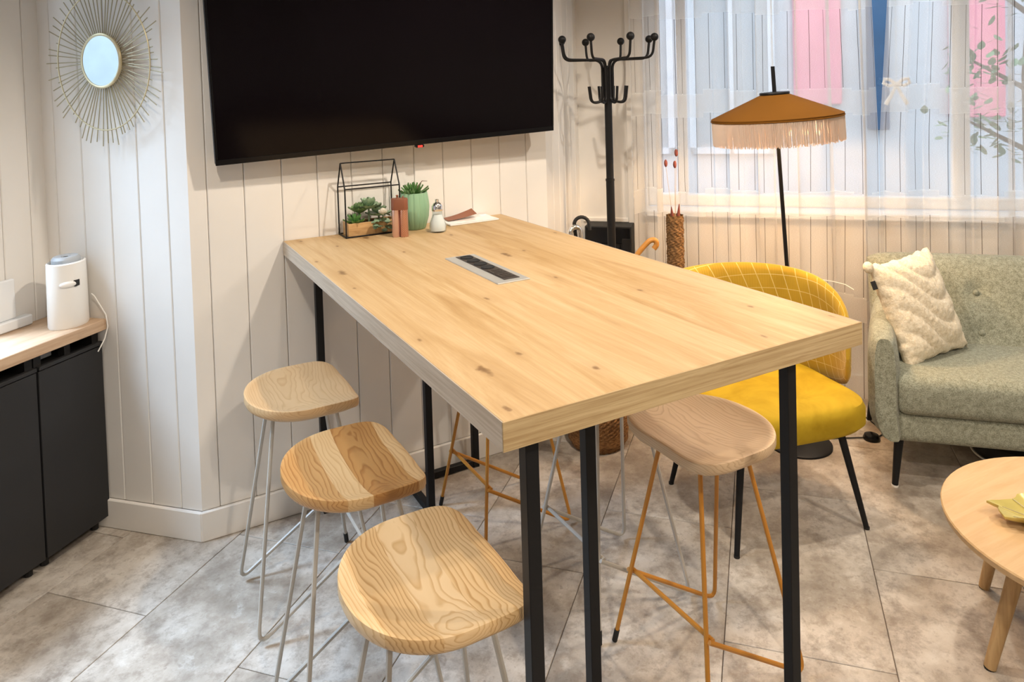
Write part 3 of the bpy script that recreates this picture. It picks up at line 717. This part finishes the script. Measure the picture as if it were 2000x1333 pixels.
# ------------------------------------------------------------------ coat stand, umbrella basket, black box, vase
cs = thing('coat_stand', 'tall black metal coat stand with ball-tipped arms in the corner beside the curtain', 'coat stand', (1.572, .050, 0), radians(-9))
obj('base', lathe(BM(), [(.175, 0), (.175, .012), (.165, .02), (.03, .03), (.024, .05)], 40), 'black', cs, True)
b = BM(); lathe(b, [(.0205, .03), (.0205, 1.145)], 20); obj('lower_pole', b, 'black', cs, True)
b = BM(); lathe(b, [(.0225, 1.145), (.0225, 1.155)], 20); obj('joint_ring', b, 'black', cs, True)
b = BM(); lathe(b, [(.0185, 1.155), (.0185, 1.70), (.01, 1.71)], 20); obj('upper_pole', b, 'black', cs, True)
view = atan2(R_.y, R_.x)
for k in range(8):
    a = radians(21 + 45 * k) + view - cs.rotation_euler.z; d = Vector((cos(a), sin(a), 0))
    P = lambda r, z: d * r + Vector((0, 0, z))
    ar = obj('arm', tube(BM(), fillet([P(.0265, 1.57), P(.0265, 1.738), P(.225, 1.742), P(.236, 1.82)], .045, 6), .0062, 8), 'black', cs, True)
    obj('ball_tip', ball(BM(), P(.237, 1.838), .0195, 14), 'black', ar, True)
    obj('hook', tube(BM(), fillet([P(.026, 1.60), P(.028, 1.535), P(.088, 1.528), P(.098, 1.61)], .04, 6), .0062, 8), 'black', cs, True)
# basket
bk = thing('umbrella_basket', 'round brown wicker basket on the floor under the far end of the table', 'basket', (1.315, -.165, 0))
def weave(b, prof, n, amp):
    lathe(b, prof, n)
rows = []
H_ = .46
for i in range(47):
    z = i / 46 * H_; rows.append((.118 + .030 * min(1, z / .14) ** .7, z))
b = BM(); fnw = lambda a, z: 1 + .018 * sin(a * 28 + (pi if int(round(z / H_ * 46)) % 2 else 0))
lathe(b, rows, 112, cap1=False, fn=fnw); lathe(b, [(.136, H_), (.136, .03), (.0, .03)], 40, cap1=False, cap0=False); obj('woven_body', b, 'wick', bk, False)
obj('rim', tube(BM(), [(cos(a) * .145, sin(a) * .145, H_) for a in [2 * pi * k / 40 for k in range(40)]], .010, 8, closed=True), 'wick', bk, True)
RV = Vector((R_.x, R_.y, 0))
def umbrella(name, label, tip, hand, mat, hdir, clothm, rad=.036, hk=.0105, custom=None):
    o = thing(name, label, 'umbrella', (0, 0, 0)); tip, hand = Vector(tip), Vector(hand); ax = (hand - tip).normalized()
    obj('folded_canopy', tube(BM(), [tip + ax * .02, tip + ax * .10, tip + ax * .45, tip + ax * .60], [.008, .024, .028, .012], 12), clothm, o, True)
    s = Vector(hdir) - ax * Vector(hdir).dot(ax); s.normalize()
    c = hand + s * rad; pts = [tip + ax * .02, tip + ax * .62, hand - ax * .07]
    obj('shaft', tube(BM(), [tip, tip + ax * .62, hand - ax * .06], .005, 8), 'chrome', o, True)
    arc = [hand - ax * .09, hand - ax * .02]
    for k in range(11):
        a = pi * k / 10; arc.append(c - s * rad * cos(a) + ax * rad * sin(a))
    arc.append(arc[-1] - ax * .03)
    if custom: arc = fillet([hand - ax * .09] + [hand + RV.normalized() * dx + Vector((0, 0, dz)) for dx, dz in custom], .02, 4)
    obj('crook_handle', tube(BM(), arc, hk, 10), mat, o, True)
RV = Vector((R_.x, R_.y, 0))
umbrella('umbrella', 'umbrella with shiny silver crook handle, leftmost behind the table edge', (1.268, -.125, .035), (1.245, -.085, .945), 'chrome', RV + Vector((.1, .5, 0)), 'black', .027, .0125)
umbrella('umbrella', 'umbrella with black crook handle between the silver handle and the coat stand', (1.350, -.118, .035), (1.288, -.055, .975), 'rubber', RV, 'black', .034, .0085)
umbrella('umbrella', 'umbrella with orange-brown cane handle leaning right toward the curtain', (1.285, -.190, .035), (1.520, -.205, .825), 'cane', RV + Vector((0, 0, -.2)), 'navy', .03, .0125, [(0, 0), (.035, .042), (.068, .074), (.094, .076), (.100, .052), (.085, .034)])
# black box by the pier
bx = thing('black_cabinet', 'glossy black cabinet against the pale pier behind the coat stand', 'cabinet', tuple(TN(0, 0)), A45)
obj('body', box(BM(), .885, 1.135, 1.435, 1.560, .0, .862, .003), 'rubber', bx)
b = BM(); box(b, .892, 1.128, 1.428, 1.435, .772, .855, .002); obj('upper_panel', b, 'gloss', bx)
b = BM(); box(b, .892, 1.075, 1.428, 1.435, .02, .762, .002); obj('door', b, 'black', bx)
b = BM(); box(b, 1.085, 1.128, 1.420, 1.435, .02, .80, .002); obj('side_strip', b, 'black', bx)
# wicker vase
vs = thing('wicker_vase', 'slim tall woven vase with dried buds standing before the curtain', 'vase', tuple(TN(1.378, 1.225)))
rows = [(.0415 + .0012 * sin(i * .9), i * .0148 / 2) for i in range(132)]
b = BM(); fv = lambda a, z: 1 + .07 * sin(a * 9 + int(round(z / .0148)) * 1.9) * (1 if int(round(z / .0074)) % 2 else .2); lathe(b, rows, 72, cap1=False, fn=fv); lathe(b, [(.033, .962), (.033, .5), (0, .5)], 20, cap1=False, cap0=False); obj('woven_body', b, 'wickd', vs, False)
for k, (dx, dz) in enumerate(((-.038, 1.212), (.006, 1.205), (.014, 1.262))):
    d = RV.normalized() * dx; st = obj('dried_stem', tube(BM(), [(0.002 * k, 0, .55), (d.x * .4, d.y * .4, 1.0), (d.x, d.y, dz)], .0011, 5), 'stem', vs)
    obj('bud', ball(BM(), (d.x, d.y, dz + .012), .009, 10, (1, 1, 2.1)), 'bud', st, True)
for dx, dz in ((-.012, 1.0), (.018, 1.012)):
    d = RV.normalized() * dx; obj('dried_spike', tube(BM(), [(d.x * .5, d.y * .5, .6), (d.x, d.y, .965), (d.x * 1.3, d.y * 1.3, dz + .01)], [.004, .009, .002], 8), 'bud', vs, True)

# ------------------------------------------------------------------ floor lamp
fl = thing('floor_lamp', 'black floor lamp with fringed caramel cone shade, lit, before the curtain', 'lamp', (2.05, -.666, 0))
LN = Matrix.Rotation(radians(3.1), 4, Vector((-.045, -.081, 0)).normalized())       # slight lean of the pole
obj('base', lathe(BM(), [(.137, 0), (.137, .008), (.130, .012), (.02, .014), (.013, .03)], 48), 'black', fl, True)
obj('pole', xform(tube(BM(), [(0, 0, .012), (0, 0, 1.68)], .0085, 12), LN), 'black', fl, True)
RS = .275; ZR, ZC = 1.452, 1.558
b = BM(); lathe(b, [(RS, ZR), (RS + .002, ZR + .012), (.058, ZC)], 64, cap0=False, cap1=False); sh = obj('shade', xform(b, LN), 'shade', fl, True)
b = BM(); lathe(b, [(RS - .004, ZR + .001), (RS - .003, ZR + .010), (.056, ZC - .004)], 64, cap0=False, cap1=False); obj('lining', xform(b, LN), 'shade_in', sh, True)
obj('top_cap', xform(lathe(BM(), [(.062, ZC - .002), (.064, ZC + .004), (.062, ZC + .009), (.012, ZC + .012)], 32), LN), 'black', fl, True)
b = BM(); NF = 1700
for k in range(NF):
    a = 2 * pi * (k + random.random() * .5) / NF; r = RS - .001 + random.uniform(-.003, .001); a2 = a + random.uniform(-.012, .012); ln = .098 + random.uniform(-.009, .007)
    w2 = .0014 / r
    v = [b.verts.new((cos(a - w2) * r, sin(a - w2) * r, ZR + .004)), b.verts.new((cos(a + w2) * r, sin(a + w2) * r, ZR + .004)), b.verts.new((cos(a2 + w2) * r, sin(a2 + w2) * r, ZR - ln)), b.verts.new((cos(a2 - w2) * r, sin(a2 - w2) * r, ZR - ln))]
    m = b.verts.new((cos(a) * (r + .0016), sin(a) * (r + .0016), ZR + .004)); m2 = b.verts.new((cos(a2) * (r + .0016), sin(a2) * (r + .0016), ZR - ln))
    b.faces.new((v[0], m, m2, v[3])); b.faces.new((m, v[1], v[2], m2)); b.faces.new((v[1], v[0], v[3], v[2]))
fr = obj('fringe', xform(b, LN), 'fringe', fl); fr['kind'] = 'stuff'
b = BM(); tube(b, [(cos(a) * (RS + .001), sin(a) * (RS + .001), ZR + .003) for a in [2 * pi * k / 64 for k in range(64)]], .003, 6, closed=True); obj('rim_tape', xform(b, LN), 'shade', sh, True)
b = BM(); lathe(b, [(.016, 1.50), (.016, 1.545)], 16, (.045, 0, 0)); ball(b, (.045, 0, 1.468), .032, 16); obj('bulb', xform(b, LN), 'bulb', fl, True)
pl_ = bpy.data.lights.new('lamp_light', 'POINT'); pl_.energy = 20; pl_.color = (1.0, .66, .36); pl_.shadow_soft_size = .035
po = bpy.data.objects.new('lamp_light', pl_); COL.objects.link(po); po.location = (2.05 - .075 + .045, -.666 + .04, 1.41)
cord = fillet([(.128, -.03, .004), (.20, -.07, .004), (.285, -.125, .006)], .05); obj('cable', tube(BM(), cord, .003, 6), 'rubber', fl, True)
obj('foot_switch', lathe(BM(), [(.034, 0), (.036, .008), (.030, .022), (.012, .028), (0, .028)], 24, (.30, -.14, 0), cap1=False), 'gloss', fl, True)
obj('cable_end', tube(BM(), fillet([(.325, -.15, .006), (.40, -.14, .004), (.50, .1, .004), (.62, .24, .004)], .08), .003, 6), 'rubber', fl, True)

# ------------------------------------------------------------------ yellow chair
CR = radians(-14)
ch = thing('dining_chair', 'mustard yellow upholstered chair with grid-patterned curved back and black legs', 'chair', (1.555, -.915, 0), CR)
def seatcushion(u, v): pass
b = BM(); N_ = 48
def so(k, f=1.0):
    a = 2 * pi * k / N_; c, s = cos(a), sin(a); x = .315 * f * (abs(c) ** (2 / 4.5)) * (1 if c >= 0 else -1); y = .265 * f * (abs(s) ** (2 / 4.0)) * (1 if s >= 0 else -1)
    if y < 0: x *= 1.0 + .06 * (-y / .265)
    return x, y
rings = []
for f, z in ((.80, .345), (.94, .35), (1.0, .37), (1.0, .425), (.97, .447), (.90, .458), (.7, .465), (.35, .468), (.05, .468)):
    rings.append([b.verts.new((so(k, f)[0], so(k, f)[1], z - .012 * (so(k, f)[1] > .1) * 0)) for k in range(N_)])
for A, B in zip(rings, rings[1:]):
    for k in range(N_): b.faces.new((A[k], A[(k + 1) % N_], B[(k + 1) % N_], B[k]))
b.faces.new(rings[0][::-1]); b.faces.new(rings[-1]); obj('seat', b, 'velvet', ch, True)
b = BM()
def shell(off):
    def f(u, v):
        a = (u - .5) * 2 * radians(119); q = abs(u - .5) * 2
        zc = .640 - .085 * q ** 2; hh = .205 * max(0.0, 1 - q ** 4.5) ** .5 + .003; top = zc + hh; bot = zc - hh
        z = bot + (top - bot) * v
        lean = .07 * (v * (top - bot) / .44) * max(.15, cos(a))
        edge = off * (1 - .75 * max(0, (abs(v - .5) * 2) ** 8)) * (1 - .7 * q ** 10)
        rx, ry = .358 + lean + edge, .258 + lean + edge
        return Vector((sin(a) * rx, .03 + cos(a) * ry, z))
    return f
nu, nv = 56, 18
uvf = lambda u, v: (u * 1.05, v * .44)
Vi = grid(b, nu, nv, shell(-.022), uvf); Vo = grid(b, nu, nv, shell(.024), uvf)
def rim(A, B):
    for (p, q), (r, s) in zip(zip(A, A[1:]), zip(B, B[1:])): b.faces.new((p, q, s, r))
rim([Vi[i][nv] for i in range(nu + 1)], [Vo[i][nv] for i in range(nu + 1)]); rim([Vi[i][0] for i in range(nu + 1)], [Vo[i][0] for i in range(nu + 1)])
rim(Vi[0], Vo[0]); rim(Vi[nu], Vo[nu])
obj('backrest', b, 'grid', ch, True, angle=70)
for sx_, sy_ in ((1, -1), (-1, -1), (1, 1), (-1, 1)):
    b = BM(); tube(b, [(sx_ * .20, sy_ * .185, .352), (sx_ * .262, sy_ * .245, .004)], [.0145, .0095], 12); lg = obj('leg', b, 'black', ch, True)
    obj('foot_cap', lathe(BM(), [(.0102, 0), (.0102, .008)], 10, (sx_ * .2625, sy_ * .2455, 0)), 'rubber', lg)

# ------------------------------------------------------------------ sofa (frame t, n)
sf = thing('sofa', 'sage green fabric sofa with buttoned back and black tapered legs under the window', 'sofa', tuple(TN(2.16, .64)), A45)
SWd = 1.42
def rbox(b, x0, x1, y0, y1, z0, z1, r, seg=4): return box(b, x0, x1, y0, y1, z0, z1, r, seg)
b = BM(); rbox(b, .03, SWd - .03, .02, .70, .195, .315, .03)
for v_ in b.verts:
    k_ = max(0, v_.co.y) / .70; v_.co.x += (.15 * k_) * (1 if v_.co.x < .5 else -1)
obj('base', b, 'sofa', sf, True, angle=60)
b = BM(); rbox(b, .092, SWd - .092, -.005, .52, .305, .462, .045, 5); obj('seat_cushion', b, 'sofa', sf, True, angle=60)
def arm(s):
    b = BM()
    # section in (x, z) swept along y: flaring outwards to the top, top rises to the back
    def f(u, v):
        y = .0 + .66 * u; top = .602 + .025 * u ** .8; a = 2 * pi * v
        # rounded profile
        hw = .058; c, s_ = cos(a), sin(a)
        x = hw * (abs(c) ** .6) * (1 if c >= 0 else -1); zz = (abs(s_) ** .55) * (1 if s_ >= 0 else -1)
        z = .205 + (zz + 1) / 2 * (top - .205); k = (z - .205) / .4
        edge = 1 - .35 * max(0, 1 - u / .07) ** 2
        return Vector((.052 + .125 * u ** 1.3 + x * edge + .030 * max(0, 1 - k / .3) ** 2, y + .05 * max(0, k - .55) ** 1.5 * (1 - u), z))
    V = grid(b, 14, 32, f)
    bmesh.ops.remove_doubles(b, verts=b.verts, dist=1e-5)
    b.edges.ensure_lookup_table(); bd = [e for e in b.edges if len(e.link_faces) == 1]
    if bd: bmesh.ops.holes_fill(b, edges=bd, sides=0)
    if s > 0: xform(b, Matrix.Translation((SWd, 0, 0)) @ Matrix.Scale(-1, 4, (1, 0, 0)))
    obj('armrest', b, 'sofa', sf, True, angle=50)
arm(-1); arm(1)
# backrest: leaning padded slab with button dimples
BUT = [(x, z) for x in (.565, .90, 1.23) for z in (.655, .505)]
BUT = [(.52 + .30 * k, z) for k in range(3) for z in (.655, .500)]
b = BM(); x0, x1 = .10, SWd - .10
def bf(u, v):
    x = x0 + (x1 - x0) * u; z = .40 + .392 * v
    y = .41 + .20 * v + .012 * (1 - (2 * u - 1) ** 2) * 0
    for bx_, bz in BUT: y += .024 * math.exp(-((x - bx_) ** 2 + (z - bz) ** 2) / .0016)
    e = max(abs(2 * u - 1) ** 14, (max(0, v - .0)) ** 16); y += .06 * e
    z -= .03 * abs(2 * u - 1) ** 14 * (v > .8)
    return Vector((x, y, z))
Vf = grid(b, 90, 30, bf)
def bb_(u, v):
    p = bf(u, v); return Vector((p.x, .64 + .12 * v - .05 * max(abs(2 * u - 1) ** 14, v ** 16), p.z))
Vb = grid(b, 90, 30, bb_)
def rim2(A, B):
    for i in range(len(A) - 1): b.faces.new((A[i], A[i + 1], B[i + 1], B[i]))
rim2([Vf[i][30] for i in range(91)], [Vb[i][30] for i in range(91)]); rim2([Vf[i][0] for i in range(91)], [Vb[i][0] for i in range(91)]); rim2(Vf[0], Vb[0]); rim2(Vf[90], Vb[90])
obj('backrest', b, 'sofa', sf, True, angle=60)
for bx_, bz in BUT:
    y = .41 + .20 * (bz - .40) / .405 + .018; b = BM(); ball(b, (bx_, y, bz), .0135, 14, (1, .55, 1)); obj('button', b, 'sofa', sf, True)
for (x, y) in ((.115, .085), (SWd - .115, .085), (.115, .62), (SWd - .115, .62)):
    sx_ = -1 if x < .5 else 1; sy_ = -1 if y < .3 else 1
    b = BM(); tube(b, [(x, y, .20), (x + sx_ * .022, y + sy_ * .022, .006)], [.0185, .0115], 14); lg = obj('leg', b, 'black', sf, True)
    obj('foot_cap', lathe(BM(), [(.0135, 0), (.0135, .006)], 14, (x + sx_ * .0225, y + sy_ * .0225, 0)), 'plastic_w', lg)
# pillow
pw = thing('throw_pillow', 'cream pile throw pillow with wavy ridges propped in the sofa corner', 'pillow', tuple(TN(2.395, .955, .650)), A45)
PR = Matrix.Rotation(radians(40), 4, 'Z') @ Matrix.Rotation(radians(-21), 4, 'X') @ Matrix.Rotation(radians(-5), 4, 'Y')
b = BM(); pw_, ph_ = .185, .215
def pf(sgn):
    def f(u, v):
        x, z = 2 * u - 1, 2 * v - 1
        ex = x * (1 - .07 * (1 - z * z)); ez = z * (1 - .07 * (1 - x * x))
        th = .062 * (max(0, 1 - x * x) * max(0, 1 - z * z)) ** .42 + .004
        wv = sin((z * 1.0 + .32 * sin(x * 2.6 + .7) + .25 * x) * 7.0)
        rdg = .016 * (abs(wv) ** .7) * (1 - max(abs(x), abs(z)) ** 6)
        nz = .004 * mnoise.noise(Vector((x * 14, z * 14, sgn * 3)))
        ed = .010 * mnoise.noise(Vector((x * 7, z * 7, 4)))
        return Vector((ex * pw_ + ed * (abs(x) > .95), -sgn * (th + rdg * (sgn > 0) + nz), ez * ph_ + ed * (abs(z) > .95)))
    return f
G = 64
Va = grid(b, G, G, pf(1)); Vb2 = grid(b, G, G, pf(-1))
ring = lambda V: [V[i][0] for i in range(G)] + [V[G][j] for j in range(G)] + [V[G - i][G] for i in range(G)] + [V[0][G - j] for j in range(G)]
A, B = ring(Va), ring(Vb2)
for i in range(len(A)): b.faces.new((A[i], A[(i + 1) % len(A)], B[(i + 1) % len(A)], B[i]))
xform(b, PR); obj('cover', b, 'pillow', pw, True, angle=80)
b = BM(); box(b, -pw_ - .022, -pw_ + .004, -.002, .002, .115, .15, .0008); xform(b, PR); obj('label_tag', b, 'rubber', pw)
b = BM(); ball(b, (-pw_ - .004, 0, ph_ - .008), .022, 14, (1, .9, 1.1)); xform(b, PR); obj('corner_tuft', b, 'pillow', pw, True)
# disc under the sofa
dk = thing('black_disc', 'low round black disc with a grey rim on the floor beneath the sofa', 'disc', tuple(TN(2.80, 1.06)), A45)
obj('disc_body', lathe(BM(), [(.17, .006), (.175, .012), (.175, .06), (.165, .075), (0, .078)], 48, cap1=False), 'rubber', dk, True)
obj('grey_rim', tube(BM(), [(cos(a) * .176, sin(a) * .176, .012) for a in [2 * pi * k / 48 for k in range(48)]], .006, 6, closed=True), 'alu', dk, True)

# ------------------------------------------------------------------ coffee table and dish
ct = thing('coffee_table', 'low round light wood coffee table cut by the right photo edge', 'table', (1.742, -1.962, 0))
ZT_ = .385
b = BM(); lathe(b, [(.378, ZT_ - .024), (.395, ZT_ - .020), (.398, ZT_ - .004), (.395, ZT_)], 72); obj('top', b, 'ctable', ct, True)
for (x, y, tx, ty) in ((-.267, .168, -.215, .105), (.045, .356, .01, .265), (.19, -.28, .14, -.21), (-.20, -.27, -.15, -.20)):
    b = BM(); tube(b, [(tx, ty, ZT_ - .024), (x, y, .004)], [.0215, .0155], 16); lg = obj('leg', b, 'cleg', ct, True)
    obj('foot_pad', lathe(BM(), [(.015, 0), (.015, .005)], 12, (x, y, 0)), 'rubber', lg)
dh = thing('leaf_dish', 'yellow-gold leaf-shaped dish on the round coffee table', 'dish', (1.640, -1.862, ZT_ + .0005), radians(-30))
b = BM()
def df(s):
    def f(u, v):
        a = 2 * pi * u; r = v * (.098 + .010 * sin(3 * a) + .009 * sin(8 * a) + .004 * sin(15 * a)); x, y = r * cos(a) * 1.35, r * sin(a) * .8
        z = .004 + .030 * v ** 2.2 + .004 * sin(5 * a) * v ** 2 + s
        return Vector((x, y, z))
    return f
V1 = grid(b, 48, 10, df(.004)); V2 = grid(b, 48, 10, df(-.002))
for i in range(48): b.faces.new((V1[i][10], V1[i + 1][10], V2[i + 1][10], V2[i][10]))
bmesh.ops.remove_doubles(b, verts=b.verts, dist=1e-5); obj('bowl', b, 'dish', dh, True, angle=70)
b = BM()
for k in range(9):
    a = 2 * pi * k / 9; tube(b, [(0, 0, .0095), (cos(a) * .06, sin(a) * .036, .0165), (cos(a) * .118, sin(a) * .07, .036)], [.002, .0016, .001], 5)
obj('veins', b, 'gold', dh, True)

# ------------------------------------------------------------------ curtains
def curtain(name, label, t0, t1, ln, side):
    nu, nv = int((t1 - t0) / .005), 26; b = BM(); z0, z1 = .03, 2.5
    # pleats fold back over themselves, so strips of one and of three layers alternate
    def ph(t): return t * 33 + 1.9 * sin(t * 4.3) + .9 * sin(t * 9.7 + 2)
    def amp(t): return .75 + .45 * sin(t * 6.1 + 1.0)
    def f(u, v):
        t = t0 + (t1 - t0) * u; z = z0 + (z1 - z0) * v; s_ = t; p = ph(s_) + .10 * sin(z * 2.1 + s_ * 5); a = amp(s_) * (1.06 - .06 * z)
        if side > 0: t += .075 * max(0, (z - 1.30) / 1.2) * max(0, 1 - u * 3)      # the two panels part towards the top
        if side < 0: t -= .040 * max(0, (z - 1.30) / 1.2) * max(0, 1 - (1 - u) * 3)
        return Vector((t + .034 * a * sin(2 * p + .6) * min(1, u * 12, (1 - u) * 12), ln + .052 * a * sin(p) + .007 * sin(s_ * 90 + z), z))
    # cloth length for the uv
    acc = [0.0]; prev = f(0, .4)
    for i in range(1, nu + 1):
        p = f(i / nu, .4); acc.append(acc[-1] + (Vector((p.x, p.y)) - Vector((prev.x, prev.y))).length); prev = p
    uvf = lambda u, v: (acc[int(round(u * nu))], z0 + (z1 - z0) * v)
    grid(b, nu, nv, f, uvf)
    o = obj(name, b, 'curtain', rot=A45, smooth=True, angle=80); return tag(o, label, 'curtain', 'sheer curtains at the window')
curtain('sheer_curtain', 'left sheer linen curtain with dark thread lines, behind the floor lamp', 1.155, 2.345, 1.47, -1)
curtain('sheer_curtain', 'right sheer linen curtain with dark thread lines, behind the sofa', 2.350, 4.10, 1.478, 1)
b = BM(); tube(b, [(1.10, 1.478, 2.515), (4.2, 1.478, 2.515)], .012, 10)
tag(obj('curtain_rail', b, 'black', rot=A45), 'black curtain rail carrying both sheer curtains at the window', 'curtain rail')
b = BM(); tube(b, [TN(2.06, 1.39, .635), TN(2.12, 1.385, .628), TN(2.17, 1.38, .618), TN(2.205, 1.36, .60)], .0022, 6)
tag(obj('curtain_cord', b, 'cord_w', smooth=True), 'thin white cord running across the curtain to the sofa arm', 'cord')  # pull cord of the curtain, not a mains lead

# ------------------------------------------------------------------ at and beyond the window
def bow(name, label, t, n, z, s):
    o = thing(name, label, 'ornament', tuple(TN(t, n, z)), A45)
    for q in (-1, 1):
        obj('loop', tube(BM(), [(0, 0, 0), (q * .03 * s, 0, .026 * s), (q * .055 * s, 0, .03 * s), (q * .06 * s, 0, .008 * s), (q * .035 * s, 0, -.006 * s), (0, 0, 0)], .009 * s, 8), 'paper', o, True)
        obj('tail', tube(BM(), [(0, 0, 0), (q * .022 * s, 0, -.05 * s), (q * .05 * s, 0, -.10 * s)], [.006 * s, .009 * s, .011 * s], 8), 'paper', o, True)
    obj('knot', ball(BM(), (0, 0, 0), .012 * s, 10), 'paper', o, True)
    obj('thread', tube(BM(), [(0, 0, 0), (0, 0, 2.40 - z)], .001, 4), 'paper', o)
bow('white_bow', 'white ribbon bow hanging inside the window between lamp and sofa', 2.46, 1.66, 1.575, 1.0)
b = BM(); box(b, -8, 12, -8, 14, -.14, -.124); tag(obj('pavement', b, 'street', rot=A45), 'grey street pavement outside the window', 'pavement')
fa = thing('street_facade', 'pale shopfront with pink panels across the street, seen through the curtain', 'building', (0, 0, 0), A45)
NF_ = 5.0
b = BM(); box(b, -3, 11, NF_ + .05, NF_ + .35, -.122, 5.2); obj('wall', b, 'facade', fa)
b = BM(); box(b, -4.4, -4.1, -7, NF_ + .05, -.122, 5.2); obj('sky_blocking_wall', b, 'facade', fa)  # added wall outside the left window, tones down the sky in the mirror
for (t0, t1, z0, z1) in ((2.22, 2.64, 1.36, 3.2), (3.54, 3.98, 1.22, 3.2)):
    b = BM(); box(b, t0, t1, NF_ - .02, NF_ + .05, z0, z1, .01); obj('pink_panel', b, 'pink', fa)
b = BM(); box(b, 2.86, 3.03, NF_ - .10, NF_ + .05, 1.12, 3.4, .01); obj('navy_post', b, 'navy', fa)
for (t0, t1, z0, z1) in ((.3, 1.1, .9, 2.6), (1.25, 2.05, .9, 2.6), (4.2, 5.2, .9, 2.6)):
    b = BM()
    for a, c in ((t0, t0 + .06), ((t0 + t1) / 2 - .02, (t0 + t1) / 2 + .02), (t1 - .06, t1)): box(b, a, c, NF_ - .02, NF_ + .05, z0, z1)
    box(b, t0, t1, NF_ - .02, NF_ + .05, z0, z0 + .06); box(b, t0, t1, NF_ - .02, NF_ + .05, z1 - .06, z1); w_ = obj('shop_window', b, 'trim_s', fa)
    b = BM(); box(b, t0 + .06, t1 - .06, NF_ + .02, NF_ + .045, z0 + .06, z1 - .06); obj('pane', b, 'plastic_g', w_)
# street tree
te = thing('street_tree', 'leafy grey-green tree outside behind the right curtain', 'tree', tuple(TN(3.52, 3.1, 0)), A45)
obj('trunk', tube(BM(), [(.05, 0, -.122), (.02, 0, .8), (.0, 0, 1.6), (.05, 0, 2.6)], [.05, .045, .035, .02], 10), 'bark', te, True)
br = [((.0, 0, 1.1), (-.45, -.1, 1.35)), ((0, 0, 1.3), (.4, .1, 1.7)), ((0, 0, 1.5), (-.4, 0, 1.75)), ((0, 0, 1.9), (.35, -.1, 2.3)), ((0, 0, 2.0), (-.35, .1, 2.35)), ((.0, 0, 1.2), (.45, -.15, 1.3))]
b = BM()
for p, q in br: tube(b, [p, q], [.018, .006], 6)
obj('branches', b, 'bark', te, True)
b = BM()
for k in range(420):
    p, q = random.choice(br); c = Vector(p).lerp(Vector(q), random.uniform(.25, 1.05)) + Vector((random.gauss(0, .09), random.gauss(0, .09), random.gauss(0, .09)))
    leaf_bm(b, c, (random.uniform(-1, 1), random.uniform(-1, 1), random.uniform(-.6, .8)), .075, .024, .001)
lv = obj('leaves', b, 'fol', te, True); lv['kind'] = 'stuff'
